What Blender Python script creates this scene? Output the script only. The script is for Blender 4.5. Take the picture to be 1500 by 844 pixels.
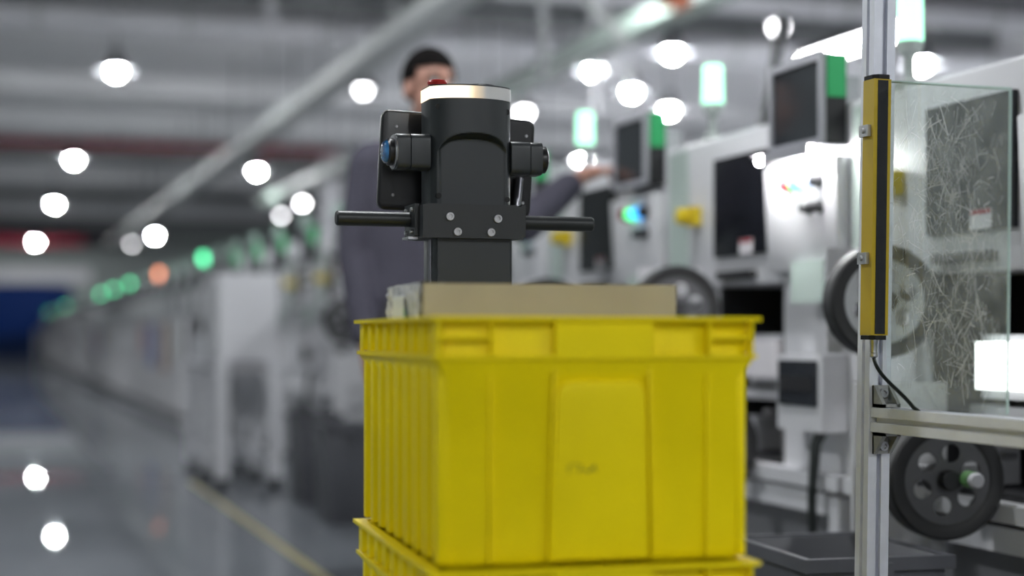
import bpy, bmesh, math, random
from mathutils import Vector, Matrix
random.seed(7)
S = bpy.context.scene
for o in list(bpy.data.objects): bpy.data.objects.remove(o)
COL = S.collection

# ------------------------------------------------------------------ camera, world, exposure
EYE = 0.80; YAW = math.radians(17.8); F = 2400.0; HZ = 490.0
cam_d = bpy.data.cameras.new('camera'); cam = bpy.data.objects.new('camera', cam_d); COL.objects.link(cam)
cam.location = (0, 0, EYE); cam.rotation_euler = (math.pi/2, 0, -YAW)
cam_d.sensor_width = 36.0; cam_d.lens = 36.0*F/1500.0
cam_d.shift_y = (HZ-422.0)/1500.0
cam_d.clip_start = 0.02; cam_d.clip_end = 200
cam_d.dof.use_dof = True; cam_d.dof.focus_distance = 2.63; cam_d.dof.aperture_fstop = 1.5
S.camera = cam
w = bpy.data.worlds.new('world'); S.world = w; w.use_nodes = True
w.node_tree.nodes['Background'].inputs[0].default_value = (0.75, 0.78, 0.85, 1)
w.node_tree.nodes['Background'].inputs[1].default_value = 0.15
S.view_settings.view_transform = 'Standard'; S.view_settings.look = 'None'
S.view_settings.exposure = 1.3; S.view_settings.gamma = 1.0; S.view_settings.use_curve_mapping = False
LAMP = 480.0      # emission strength of the high bay lamps

CY, SY = math.cos(YAW), math.sin(YAW)
def at(px, py, z):                       # photograph pixel at a depth -> place in the hall
    xc = (px-750.0)/F*z
    return Vector((CY*xc+SY*z, -SY*xc+CY*z, EYE+(HZ-py)/F*z))
def atX(px, py, X):                      # ... on the upright plane x = X (parallel to the aisle)
    u = (px-750.0)/F; z = X/(CY*u+SY); return at(px, py, z)
def atY(px, py, Y):                      # ... on the upright plane y = Y (across the aisle)
    u = (px-750.0)/F; z = Y/(CY-SY*u); return at(px, py, z)
def atH(px, py, H):                      # ... on the level plane z = H
    z = (H-EYE)*F/(HZ-py); return at(px, py, z)

# ------------------------------------------------------------------ materials
MATS = {}
def mat(name, col, rough=0.5, metal=0.0, var=0.0, scale=8.0, bump=0.0, bscale=120.0, emit=None, estr=0.0, coat=0.0, spec=0.5, alpha=1.0, trans=0.0, rvar=0.0):
    if name in MATS: return MATS[name]
    m = bpy.data.materials.new(name); m.use_nodes = True
    nt = m.node_tree; b = nt.nodes['Principled BSDF']
    b.inputs['Base Color'].default_value = (*col, 1); b.inputs['Roughness'].default_value = rough
    b.inputs['Metallic'].default_value = metal; b.inputs['Coat Weight'].default_value = coat
    b.inputs['Specular IOR Level'].default_value = spec
    b.inputs['Transmission Weight'].default_value = trans; b.inputs['Alpha'].default_value = alpha
    tc = nt.nodes.new('ShaderNodeTexCoord')
    if var > 0 or rvar > 0:
        n = nt.nodes.new('ShaderNodeTexNoise'); n.inputs['Scale'].default_value = scale; n.inputs['Detail'].default_value = 5
        nt.links.new(tc.outputs['Object'], n.inputs['Vector'])
        if var > 0:
            r = nt.nodes.new('ShaderNodeValToRGB')
            r.color_ramp.elements[0].position = 0.3; r.color_ramp.elements[1].position = 0.7
            r.color_ramp.elements[0].color = (*[c*(1-var) for c in col], 1)
            r.color_ramp.elements[1].color = (*[min(1, c*(1+var)) for c in col], 1)
            nt.links.new(n.outputs['Fac'], r.inputs['Fac']); nt.links.new(r.outputs['Color'], b.inputs['Base Color'])
        if rvar > 0:
            mr = nt.nodes.new('ShaderNodeMapRange'); mr.inputs['To Min'].default_value = max(0.02, rough-rvar); mr.inputs['To Max'].default_value = rough+rvar
            mr.inputs['From Min'].default_value = 0.3; mr.inputs['From Max'].default_value = 0.7
            nt.links.new(n.outputs['Fac'], mr.inputs['Value']); nt.links.new(mr.outputs['Result'], b.inputs['Roughness'])
    if bump > 0:
        n2 = nt.nodes.new('ShaderNodeTexNoise'); n2.inputs['Scale'].default_value = bscale; n2.inputs['Detail'].default_value = 4
        bp = nt.nodes.new('ShaderNodeBump'); bp.inputs['Strength'].default_value = bump; bp.inputs['Distance'].default_value = 0.002
        nt.links.new(tc.outputs['Object'], n2.inputs['Vector']); nt.links.new(n2.outputs['Fac'], bp.inputs['Height'])
        nt.links.new(bp.outputs['Normal'], b.inputs['Normal'])
    if emit:
        b.inputs['Emission Color'].default_value = (*emit, 1); b.inputs['Emission Strength'].default_value = estr
    MATS[name] = m; return m

mat('yellow', (0.93, 0.745, 0.002), 0.45, spec=0.16, var=0.05, scale=9, bump=0.08, bscale=250, rvar=0.06)
mat('marker', (0.10, 0.085, 0.02), 0.7, var=0.1)
mat('cardboard', (0.42, 0.385, 0.295), 0.8, var=0.06, scale=14, bump=0.15, bscale=90)
mat('tape', (0.85, 0.85, 0.84), 0.12, var=0.22, scale=45, bump=0.9, bscale=45, coat=0.6)
mat('paper', (0.70, 0.72, 0.70), 0.6, var=0.04)
mat('green_print', (0.16, 0.36, 0.26), 0.6, var=0.1)
mat('robot_shell', (0.017, 0.021, 0.0235), 0.42, var=0.06, scale=20, bump=0.10, bscale=700)
mat('robot_panel', (0.0195, 0.0235, 0.026), 0.40, var=0.05, scale=20, bump=0.10, bscale=700)
mat('bracket_black', (0.013, 0.0155, 0.0165), 0.40, var=0.06, scale=30, bump=0.10, bscale=700)
mat('column_trim', (0.20, 0.20, 0.22), 0.28, metal=0.9, var=0.05)
mat('tablet_black', (0.009, 0.009, 0.010), 0.30, var=0.05, bump=0.05, bscale=500)
mat('rubber', (0.012, 0.012, 0.013), 0.55, var=0.1, bump=0.1)
mat('hole', (0.003, 0.003, 0.003), 0.7, var=0.1)
mat('steel', (0.55, 0.55, 0.56), 0.32, metal=1.0, var=0.08, scale=60)
mat('bolt_steel', (0.42, 0.42, 0.43), 0.42, metal=0.9, var=0.12, scale=300)
mat('red_plastic', (0.42, 0.018, 0.015), 0.35, var=0.05)
mat('lens_glass', (0.016, 0.11, 0.27), 0.06, var=0.75, scale=70, coat=1.0, spec=0.9)
mat('lens_dark', (0.01, 0.011, 0.014), 0.08, var=0.3, scale=40, coat=1.0)
mat('alu', (0.76, 0.78, 0.85), 0.42, metal=0.2, var=0.05, scale=30, bump=0.06, bscale=300)
mat('slot_dark', (0.045, 0.048, 0.05), 0.6, var=0.1)
mat('zinc', (0.36, 0.36, 0.35), 0.45, metal=0.4, var=0.12, scale=40, bump=0.15)
mat('curtain_yellow', (0.50, 0.35, 0.006), 0.40, var=0.05)
mat('curtain_window', (0.010, 0.010, 0.012), 0.22, var=0.2, scale=30)
mat('cable', (0.010, 0.014, 0.013), 0.42, var=0.1)
mat('machine_white', (0.61, 0.61, 0.63), 0.45, var=0.05, scale=3, bump=0.03)
mat('machine_grey', (0.40, 0.40, 0.42), 0.45, var=0.05, scale=3)
mat('machine_green', (0.42, 0.50, 0.46), 0.45, var=0.05, scale=3)
mat('machine_black', (0.010, 0.010, 0.012), 0.55, var=0.2, scale=12)
mat('window_glass', (0.008, 0.009, 0.012), 0.12, var=0.2, spec=0.4)
mat('screen', (0.030, 0.034, 0.040), 0.10, var=0.1, spec=0.6)
mat('bezel', (0.36, 0.36, 0.39), 0.35, var=0.05)
mat('green_spill', (0.01, 0.22, 0.07), 0.35, var=0.1, emit=(0.0, 0.30, 0.08), estr=0.15)
mat('tag_white', (0.60, 0.58, 0.60), 0.5, var=0.05)
mat('estop_yellow', (0.70, 0.53, 0.01), 0.4, var=0.05)
mat('btn_red', (0.30, 0.02, 0.03), 0.3, var=0.05)
mat('btn_green', (0.05, 0.5, 0.15), 0.3, emit=(0.08, 1.0, 0.3), estr=0.9)
mat('btn_blue', (0.05, 0.25, 0.7), 0.3, emit=(0.05, 0.40, 1.0), estr=0.9)
mat('btn_pale', (0.45, 0.55, 0.75), 0.3, emit=(0.55, 0.68, 0.95), estr=0.5)
mat('btn_black', (0.02, 0.02, 0.022), 0.35, var=0.1)
mat('lamp_green', (0.5, 0.9, 0.7), 0.3, emit=(0.33, 1.0, 0.60), estr=0.8)
mat('lamp_green_far', (0.2, 0.7, 0.4), 0.3, emit=(0.10, 1.0, 0.42), estr=1.7)
mat('lamp_orange_far', (0.7, 0.3, 0.15), 0.3, emit=(1.0, 0.32, 0.16), estr=2.0)
mat('lamp_off', (0.30, 0.42, 0.36), 0.3, var=0.05)
mat('lamp_base', (0.36, 0.40, 0.38), 0.5, var=0.05)
mat('reel_disc', (0.085, 0.085, 0.09), 0.45, metal=0.3, var=0.08, scale=20)
mat('reel_disc_pale', (0.42, 0.43, 0.44), 0.45, metal=0.2, var=0.08, scale=20)
mat('spindle_green', (0.10, 0.24, 0.08), 0.4, var=0.1)
mat('led_white', (1, 1, 1), 0.4, emit=(1, 1, 1), estr=48.0)
mat('task_led', (1, 1, 1), 0.4, emit=(1, 1, 1), estr=90.0)
mat('machine_base', (0.16, 0.16, 0.17), 0.5, var=0.1, scale=4)
mat('pane_blue', (0.10, 0.20, 0.55), 0.4, var=0.1)
mat('pane_rose', (0.50, 0.22, 0.22), 0.4, var=0.1)
mat('pane_tan', (0.40, 0.24, 0.16), 0.4, var=0.1)
mat('block_glow', (1, 1, 1), 0.4, emit=(0.96, 1, 0.98), estr=1.6)  # overexposed white put into the colour as glow, no lamp
mat('bin_grey', (0.075, 0.077, 0.088), 0.45, var=0.08, bump=0.1)
mat('skin', (0.45, 0.235, 0.175), 0.5, var=0.08, scale=10)
mat('hair', (0.006, 0.005, 0.005), 0.9, spec=0.1, var=0.2, scale=40, bump=0.5, bscale=200)
mat('uniform', (0.064, 0.060, 0.084), 0.85, var=0.08, scale=12, bump=0.3, bscale=60)
mat('trousers', (0.05, 0.047, 0.06), 0.85, var=0.08, scale=12)
mat('eye_white', (0.6, 0.6, 0.6), 0.2, var=0.02)
mat('lip', (0.36, 0.13, 0.11), 0.5, var=0.05)
mat('deck_dark', (0.018, 0.017, 0.026), 0.7, var=0.2, scale=1.5)
mat('ceiling_light', (0.86, 0.86, 0.87), 0.8, var=0.05, scale=0.5)
mat('beam_grey', (0.22, 0.23, 0.235), 0.6, var=0.08, scale=1)
mat('duct_white', (0.66, 0.66, 0.69), 0.45, var=0.06, scale=2)
mat('tray_green', (0.20, 0.25, 0.22), 0.5, var=0.08, scale=2)
mat('tray_grey', (0.42, 0.44, 0.43), 0.5, var=0.06, scale=2)
mat('pipe_red', (0.22, 0.018, 0.035), 0.5, var=0.1, scale=2)
mat('orange', (0.30, 0.07, 0.018), 0.5, var=0.1)
mat('wall_white', (0.70, 0.70, 0.72), 0.7, var=0.04, scale=0.6)
mat('wall_grey', (0.30, 0.33, 0.32), 0.7, var=0.05, scale=0.6)
mat('wall_dark', (0.075, 0.075, 0.085), 0.7, var=0.1, scale=0.6)
mat('blue_board', (0.001, 0.022, 0.13), 0.6, spec=0.15, var=0.1, scale=0.7)
mat('blue_dark', (0.001, 0.012, 0.055), 0.6, spec=0.15, var=0.1, scale=0.7)
mat('line_yellow', (0.34, 0.28, 0.07), 0.35, var=0.12, scale=6)
mat('high_bay', (0.045, 0.047, 0.05), 0.45, var=0.03)
mat('high_bay_dim', (1, 1, 1), 0.4, emit=(0.97, 0.97, 1.0), estr=8.0)
mat('high_bay_soft', (1, 1, 1), 0.4, emit=(0.97, 0.97, 1.0), estr=20.0)
mat('high_bay_glow', (1, 1, 1), 0.4, emit=(0.95, 0.98, 1.0), estr=LAMP)

def floor_material():
    m = bpy.data.materials.new('epoxy_floor'); m.use_nodes = True; nt = m.node_tree; b = nt.nodes['Principled BSDF']
    tc = nt.nodes.new('ShaderNodeTexCoord')
    n = nt.nodes.new('ShaderNodeTexNoise'); n.inputs['Scale'].default_value = 0.7; n.inputs['Detail'].default_value = 6
    r = nt.nodes.new('ShaderNodeValToRGB'); r.color_ramp.elements[0].position = 0.3; r.color_ramp.elements[1].position = 0.72
    r.color_ramp.elements[0].color = (0.165, 0.178, 0.196, 1); r.color_ramp.elements[1].color = (0.21, 0.224, 0.244, 1)
    n2 = nt.nodes.new('ShaderNodeTexNoise'); n2.inputs['Scale'].default_value = 3.0; n2.inputs['Detail'].default_value = 5
    mr = nt.nodes.new('ShaderNodeMapRange'); mr.inputs['From Min'].default_value = 0.3; mr.inputs['From Max'].default_value = 0.7
    mr.inputs['To Min'].default_value = 0.30; mr.inputs['To Max'].default_value = 0.42
    n3 = nt.nodes.new('ShaderNodeTexNoise'); n3.inputs['Scale'].default_value = 5.0; n3.inputs['Detail'].default_value = 2
    bp = nt.nodes.new('ShaderNodeBump'); bp.inputs['Strength'].default_value = 0.015; bp.inputs['Distance'].default_value = 0.004
    for nn in (n, n2, n3): nt.links.new(tc.outputs['Object'], nn.inputs['Vector'])
    nt.links.new(n.outputs['Fac'], r.inputs['Fac']); nt.links.new(r.outputs['Color'], b.inputs['Base Color'])
    nt.links.new(n2.outputs['Fac'], mr.inputs['Value']); nt.links.new(mr.outputs['Result'], b.inputs['Roughness'])
    nt.links.new(n3.outputs['Fac'], bp.inputs['Height']); nt.links.new(bp.outputs['Normal'], b.inputs['Normal'])
    b.inputs['Coat Weight'].default_value = 0.6; b.inputs['Coat Roughness'].default_value = 0.018; b.inputs['Specular IOR Level'].default_value = 0.0
    MATS['epoxy_floor'] = m
floor_material()

def acrylic_material():
    m = bpy.data.materials.new('scratched_acrylic'); m.use_nodes = True; nt = m.node_tree
    L = nt.links.new
    out = nt.nodes['Material Output']; b = nt.nodes['Principled BSDF']
    b.inputs['Base Color'].default_value = (0.85, 0.88, 0.88, 1); b.inputs['Roughness'].default_value = 0.3
    tr = nt.nodes.new('ShaderNodeBsdfTransparent'); tr.inputs['Color'].default_value = (0.93, 0.97, 0.955, 1)
    gl = nt.nodes.new('ShaderNodeBsdfGlossy'); gl.inputs['Roughness'].default_value = 0.03
    fr = nt.nodes.new('ShaderNodeFresnel'); fr.inputs['IOR'].default_value = 1.45
    ge = nt.nodes.new('ShaderNodeNewGeometry'); inv = nt.nodes.new('ShaderNodeMath'); inv.operation = 'SUBTRACT'; inv.inputs[0].default_value = 1.0; L(ge.outputs['Backfacing'], inv.inputs[1])
    fb = nt.nodes.new('ShaderNodeMath'); fb.operation = 'MULTIPLY'; L(fr.outputs[0], fb.inputs[0]); L(inv.outputs[0], fb.inputs[1])
    tc = nt.nodes.new('ShaderNodeTexCoord')
    total = None
    # hairline scratches at several angles: long thin cells of a stretched noise, kept only where its value crosses a narrow band
    for i, (ang, sx, sz, lo, band, amp) in enumerate([(0.25, 150, 9, 0.50, 0.012, 0.55), (-0.35, 120, 8, 0.52, 0.010, 0.5), (1.0, 130, 10, 0.50, 0.010, 0.45),
                                            (-1.1, 140, 9, 0.48, 0.010, 0.45), (0.65, 110, 12, 0.5, 0.010, 0.4), (-0.8, 100, 7, 0.5, 0.008, 0.5), (0.05, 90, 5, 0.47, 0.008, 0.6), (1.4, 80, 6, 0.5, 0.008, 0.4)]):
        mp = nt.nodes.new('ShaderNodeMapping'); mp.vector_type = 'TEXTURE'; mp.inputs['Rotation'].default_value = (ang, 0, 0)
        mp2 = nt.nodes.new('ShaderNodeMapping'); mp2.inputs['Scale'].default_value = (1, sx, sz); mp2.inputs['Location'].default_value = (i*3.7, i*1.3, i*2.1)
        L(tc.outputs['Object'], mp.inputs['Vector']); L(mp.outputs['Vector'], mp2.inputs['Vector'])
        n = nt.nodes.new('ShaderNodeTexNoise'); n.inputs['Scale'].default_value = 1.0; n.inputs['Detail'].default_value = 1.0
        L(mp2.outputs['Vector'], n.inputs['Vector'])
        s1 = nt.nodes.new('ShaderNodeMath'); s1.operation = 'SUBTRACT'; s1.inputs[1].default_value = lo; L(n.outputs['Fac'], s1.inputs[0])
        ab = nt.nodes.new('ShaderNodeMath'); ab.operation = 'ABSOLUTE'; L(s1.outputs[0], ab.inputs[0])
        lt = nt.nodes.new('ShaderNodeMath'); lt.operation = 'LESS_THAN'; lt.inputs[1].default_value = band*0.8; L(ab.outputs[0], lt.inputs[0])
        # patches: scratches come in worn areas
        pn = nt.nodes.new('ShaderNodeTexNoise'); pn.inputs['Scale'].default_value = 16.0+3*i; L(tc.outputs['Object'], pn.inputs['Vector'])
        mr = nt.nodes.new('ShaderNodeMapRange'); mr.inputs['From Min'].default_value = 0.46; mr.inputs['From Max'].default_value = 0.60
        mr.inputs['To Max'].default_value = amp*0.22; L(pn.outputs['Fac'], mr.inputs['Value'])
        mu = nt.nodes.new('ShaderNodeMath'); mu.operation = 'MULTIPLY'; L(lt.outputs[0], mu.inputs[0]); L(mr.outputs['Result'], mu.inputs[1])
        if total is None: total = mu
        else:
            ad = nt.nodes.new('ShaderNodeMath'); ad.operation = 'MAXIMUM'; L(total.outputs[0], ad.inputs[0]); L(mu.outputs[0], ad.inputs[1]); total = ad
    hz = nt.nodes.new('ShaderNodeTexNoise'); hz.inputs['Scale'].default_value = 22; hz.inputs['Detail'].default_value = 6; L(tc.outputs['Object'], hz.inputs['Vector'])
    hm = nt.nodes.new('ShaderNodeMapRange'); hm.inputs['From Min'].default_value = 0.35; hm.inputs['From Max'].default_value = 0.7; hm.inputs['To Min'].default_value = 0.06; hm.inputs['To Max'].default_value = 0.16
    L(hz.outputs['Fac'], hm.inputs['Value'])
    ad = nt.nodes.new('ShaderNodeMath'); ad.operation = 'ADD'; ad.use_clamp = True; L(total.outputs[0], ad.inputs[0]); L(hm.outputs['Result'], ad.inputs[1])
    m1 = nt.nodes.new('ShaderNodeMixShader'); L(ad.outputs[0], m1.inputs[0]); L(tr.outputs[0], m1.inputs[1]); L(b.outputs[0], m1.inputs[2])
    m2 = nt.nodes.new('ShaderNodeMixShader'); L(fb.outputs[0], m2.inputs[0]); L(m1.outputs[0], m2.inputs[1]); L(gl.outputs[0], m2.inputs[2])
    L(m2.outputs[0], out.inputs['Surface'])
    MATS['scratched_acrylic'] = m
acrylic_material()
mat('scratch', (0.92, 0.93, 0.93), 0.4, var=0.02)
mat('acrylic_edge', (0.50, 0.66, 0.60), 0.2, var=0.05)

def led_ring_material():
    # the ring has lit LEDs on its left half (warm white); the rest is the unlit milky diffuser
    m = bpy.data.materials.new('led_ring'); m.use_nodes = True; nt = m.node_tree; b = nt.nodes['Principled BSDF']
    b.inputs['Base Color'].default_value = (0.62, 0.62, 0.62, 1); b.inputs['Roughness'].default_value = 0.35
    tc = nt.nodes.new('ShaderNodeTexCoord'); sp = nt.nodes.new('ShaderNodeSeparateXYZ'); nt.links.new(tc.outputs['Object'], sp.inputs[0])
    r = nt.nodes.new('ShaderNodeValToRGB')
    mr = nt.nodes.new('ShaderNodeMapRange'); mr.inputs['From Min'].default_value = -0.08; mr.inputs['From Max'].default_value = 0.08
    nt.links.new(sp.outputs['X'], mr.inputs['Value']); nt.links.new(mr.outputs['Result'], r.inputs['Fac'])
    e = r.color_ramp.elements
    e[0].position = 0.0; e[0].color = (1.0, 0.66, 0.36, 1); e[1].position = 0.62; e[1].color = (0, 0, 0, 1)
    a = e.new(0.14); a.color = (1.0, 0.84, 0.60, 1); a = e.new(0.38); a.color = (1.0, 0.80, 0.52, 1); a = e.new(0.50); a.color = (0.30, 0.20, 0.08, 1)
    nt.links.new(r.outputs['Color'], b.inputs['Emission Color']); b.inputs['Emission Strength'].default_value = 0.75
    MATS['led_ring'] = m
led_ring_material()

# ------------------------------------------------------------------ mesh helpers
class MB:
    def __init__(s): s.bm = bmesh.new()
    def box(s, x0, x1, y0, y1, z0, z1, M=None):
        P = [(x0,y0,z0),(x1,y0,z0),(x1,y1,z0),(x0,y1,z0),(x0,y0,z1),(x1,y0,z1),(x1,y1,z1),(x0,y1,z1)]
        v = [s.bm.verts.new((M @ Vector(p)) if M else p) for p in P]
        for f in ((0,3,2,1),(4,5,6,7),(0,1,5,4),(1,2,6,5),(2,3,7,6),(3,0,4,7)): s.bm.faces.new([v[i] for i in f])
        return s
    def prism(s, poly, a0, a1, axis='z', M=None):
        # poly of 2D points; extruded along an axis: z -> (x,y), y -> (x,z), x -> (y,z)
        def P(p, a):
            q = {'z': (p[0], p[1], a), 'y': (p[0], a, p[1]), 'x': (a, p[0], p[1])}[axis]
            return (M @ Vector(q)) if M else q
        A = [s.bm.verts.new(P(p, a0)) for p in poly]; B = [s.bm.verts.new(P(p, a1)) for p in poly]
        n = len(poly); fs = [s.bm.faces.new(A), s.bm.faces.new(B)]
        for i in range(n): fs.append(s.bm.faces.new((A[i], A[(i+1) % n], B[(i+1) % n], B[i])))
        bmesh.ops.recalc_face_normals(s.bm, faces=fs); return s
    def tube(s, pts, r, n=12, caps=True):
        pts = [Vector(p) for p in pts]; rs = r if isinstance(r, (list, tuple)) else [r]*len(pts)
        rings = []; up = None
        for i, p in enumerate(pts):
            d = (pts[min(i+1, len(pts)-1)]-pts[max(i-1, 0)]).normalized()
            if up is None: up = Vector((0,0,1)) if abs(d.z) < 0.9 else Vector((1,0,0))
            a = d.cross(up).normalized(); up = a.cross(d).normalized()
            rings.append([s.bm.verts.new(p+rs[i]*(math.cos(2*math.pi*k/n)*a+math.sin(2*math.pi*k/n)*up)) for k in range(n)])
        fs = []
        for A, B in zip(rings, rings[1:]):
            for k in range(n): fs.append(s.bm.faces.new((A[k], A[(k+1) % n], B[(k+1) % n], B[k])))
        if caps: fs.append(s.bm.faces.new(rings[0])); fs.append(s.bm.faces.new(rings[-1]))
        bmesh.ops.recalc_face_normals(s.bm, faces=fs); return s
    def lathe(s, prof, c=(0,0,0), axis=(0,0,1), n=24):
        # prof: (radius, height along the axis)
        ax = Vector(axis).normalized(); t = Vector((1,0,0)) if abs(ax.x) < 0.8 else Vector((0,1,0))
        a = ax.cross(t).normalized(); b = ax.cross(a).normalized(); c = Vector(c); rings = []; fs = []
        for r, h in prof:
            if r < 1e-6: rings.append([s.bm.verts.new(c+ax*h)])
            else: rings.append([s.bm.verts.new(c+ax*h+r*(math.cos(2*math.pi*k/n)*a+math.sin(2*math.pi*k/n)*b)) for k in range(n)])
        for A, B in zip(rings, rings[1:]):
            for k in range(n):
                q = []
                for v in (A[k % len(A)], A[(k+1) % n % len(A)], B[(k+1) % n % len(B)], B[k % len(B)]):
                    if v not in q: q.append(v)
                if len(q) > 2: fs.append(s.bm.faces.new(q))
        for R in (rings[0], rings[-1]):
            if len(R) > 2 and tuple(prof[0]) != tuple(prof[-1]): fs.append(s.bm.faces.new(R))
        bmesh.ops.recalc_face_normals(s.bm, faces=fs); return s
    def build(s, name, m, parent=None, bevel=0.0, seg=2, loc=None, rot=None, smooth=True):
        if bevel > 0:
            es = [e for e in s.bm.edges if len(e.link_faces) == 2 and e.calc_face_angle(0) > 0.6]
            bmesh.ops.bevel(s.bm, geom=es, offset=bevel, segments=seg, profile=0.5, affect='EDGES', clamp_overlap=True)
        me = bpy.data.meshes.new(name); s.bm.to_mesh(me); s.bm.free()
        if smooth:
            me.shade_smooth(); me.set_sharp_from_angle(angle=math.radians(35))
        me.materials.append(MATS[m] if isinstance(m, str) else m)
        o = bpy.data.objects.new(name, me); COL.objects.link(o)
        if parent: o.parent = parent
        if loc is not None: o.location = loc
        if rot is not None: o.rotation_euler = rot
        return o
def box(name, m, dims, parent=None, bevel=0.0, seg=2, **k): return MB().box(*dims).build(name, m, parent, bevel, seg, **k)
def thing(name, loc=(0,0,0), rz=0.0):
    o = bpy.data.objects.new(name, None); COL.objects.link(o); o.location = loc; o.rotation_euler = (0, 0, rz); o.empty_display_size = 0.1; return o
def tag(o, label, cat, group=None, kind=None):
    o['label'] = label; o['category'] = cat
    if group: o['group'] = group
    if kind: o['kind'] = kind
    return o
def struct(o, label=None, cat=None):
    o['kind'] = 'structure'
    if label: o['label'] = label
    if cat: o['category'] = cat
    return o
def copy_tree(o, parent=None):
    c = o.copy(); COL.objects.link(c); c.parent = parent
    for ch in o.children: copy_tree(ch, c)
    return c
def rrect(x0, x1, z0, z1, r, n=6):
    out = []
    for cx, cz, a0 in ((x1-r, z1-r, 0), (x0+r, z1-r, 90), (x0+r, z0+r, 180), (x1-r, z0+r, 270)):
        for k in range(n+1):
            a = math.radians(a0+90.0*k/n); out.append((cx+r*math.cos(a), cz+r*math.sin(a)))
    return out

# ================================================================== the hall
X0, X1, Y0, Y1, HC = -5.0, 12.0, -7.0, 57.5, 4.6
struct(box('floor', 'epoxy_floor', (X0, X1, Y0, Y1, -0.1, 0.0)), 'glossy grey epoxy floor of the factory hall', 'floor')
struct(box('wall_left', 'wall_grey', (X0-0.2, X0, Y0, Y1, 0, HC)), 'pale wall along the open side of the hall', 'wall')
struct(box('wall_right', 'wall_white', (X1, X1+0.2, Y0, Y1, 0, HC)), 'pale wall far behind the machine row', 'wall')
struct(box('wall_back', 'wall_white', (X0-0.2, X1+0.2, Y0-0.2, Y0, 0, HC)), 'pale wall behind the viewer', 'wall')
wf = struct(box('wall_far', 'wall_grey', (X0-0.2, X1+0.2, Y1, Y1+0.2, 0, HC+0.2)), 'grey end wall of the hall with dark band and blue boarding', 'wall')
YB = 19.5
cn = struct(box('ceiling', 'deck_dark', (X0, X1, Y0, YB, HC, HC+0.2)), 'dark slate deck ceiling over the near bays', 'ceiling')
cf = struct(box('ceiling', 'ceiling_light', (X0, X1, YB, Y1, HC-0.1, HC+0.2)), 'pale grey ceiling over the far bays', 'ceiling')
# end wall boards
box('dark_band', 'wall_dark', (X0, 5.2, Y1-0.12, Y1, 3.75, 4.5), wf)
box('pale_band', 'wall_white', (X0, 3.4, Y1-0.10, Y1, 2.55, 3.05), wf)
box('blue_board', 'blue_board', (X0, 2.75, Y1-0.16, Y1, 0.75, 2.5), wf)
box('blue_skirting', 'blue_dark', (X0, 2.75, Y1-0.18, Y1, 0.0, 0.75), wf)
# ceiling beams across the hall
for y in (24, 28, 33, 38, 43, 48, 53):
    box('cross_beam', 'beam_grey' if y in (33, 43, 53) else 'ceiling_light', (X0, X1, y, y+0.35, HC-0.38, HC-0.1), cf)
for y in (2.5, 7.5, 11.2, 14.6, 17.6):
    box('cross_beam', 'beam_grey', (X0, X1, y, y+0.22, HC-0.25, HC), cn)
box('bulkhead', 'ceiling_light', (X0, X1, YB-0.4, YB, HC-0.36, HC), cn)
# yellow aisle line
ln = struct(box('trim_1', 'line_yellow', (1.042, 1.078, 1.0, 9.0, 0.0, 0.002)), 'worn yellow aisle line painted on the grey floor', 'floor line')

# ---- overhead runs
def run_box(name, m, dims, label, cat, group=None, bevel=0.0):
    return tag(box(name, m, dims, bevel=bevel), label, cat, group)
def hanger_rods(parent, pts, m='beam_grey', r=0.02):
    for p in pts: MB().tube([p, (p[0], p[1], HC-0.02)], r, 8).build('hanger_rod', m, parent)

def tray(X, h, y0, y1, wdt, m, label):
    t = thing('cable_tray', (X, 0, h))
    box('tray_channel', m, (-wdt/2, wdt/2, y0, y1, 0, 0.02), t)
    box('side_rail', m, (-wdt/2-0.01, -wdt/2+0.01, y0, y1, -0.01, 0.12), t)
    box('side_rail', m, (wdt/2-0.01, wdt/2+0.01, y0, y1, -0.01, 0.12), t)
    for k, y in enumerate([y0+1.0+i*3.0 for i in range(int((y1-y0-1)/3)+1)]):
        for sx in (-1, 1): MB().tube([(sx*wdt/2, y, 0.05), (sx*wdt/2, y, HC-h-0.02)], 0.012, 8).build('hanger_rod', 'beam_grey', t)
    for i in range(3):
        MB().tube([(-wdt*0.3+i*wdt*0.3, y0+0.1, 0.045), (-wdt*0.3+i*wdt*0.3+0.02, y1-0.1, 0.045)], 0.022, 8).build('cable', 'cable' if i == 1 else 'machine_grey', t)
    return tag(t, label, 'cable tray')
tray(3.3, 3.25, 9.0, 46.0, 0.26, 'tray_grey', 'long pale grey cable tray above the far machines along the aisle')
tray(5.0, 3.22, 6.0, 31.0, 0.24, 'tray_green', 'grey-green cable tray running diagonally above the robot at upper right')
# white air ducts across the near deck
def duct(y, h, r, x0, x1, label):
    t = thing('air_duct', (0, y, h))
    MB().tube([(x0, 0, 0), (x1, 0, 0)], r, 20).build('duct_pipe', 'duct_white', t)
    n = int((x1-x0)/1.6)
    for i in range(n+1):
        x = x0+0.2+i*1.6
        if x < x1: MB().tube([(x, 0, 0), (x+0.05, 0, 0)], r*1.06, 20).build('joint_ring', 'tray_grey', t)
    for x in (x0+0.8, (x0+x1)/2, x1-0.8): MB().tube([(x, 0, r*0.9), (x, 0, HC-h-0.02)], 0.012, 8).build('hanger_rod', 'beam_grey', t)
    return tag(t, label, 'air duct')
duct(18.4, 4.25, 0.13, -4.5, 7.6, 'round white air duct across the ceiling at upper left')
duct(13.6, 3.85, 0.12, 4.2, 11.5, 'round white air duct crossing behind the tilted monitor at upper right')
duct(16.4, 3.95, 0.15, 6.0, 11.6, 'thick white air duct crossing above the middle green lamp')
duct(10.6, 3.8, 0.10, 4.4, 11.6, 'thin white air duct nearest the top right corner')
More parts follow.
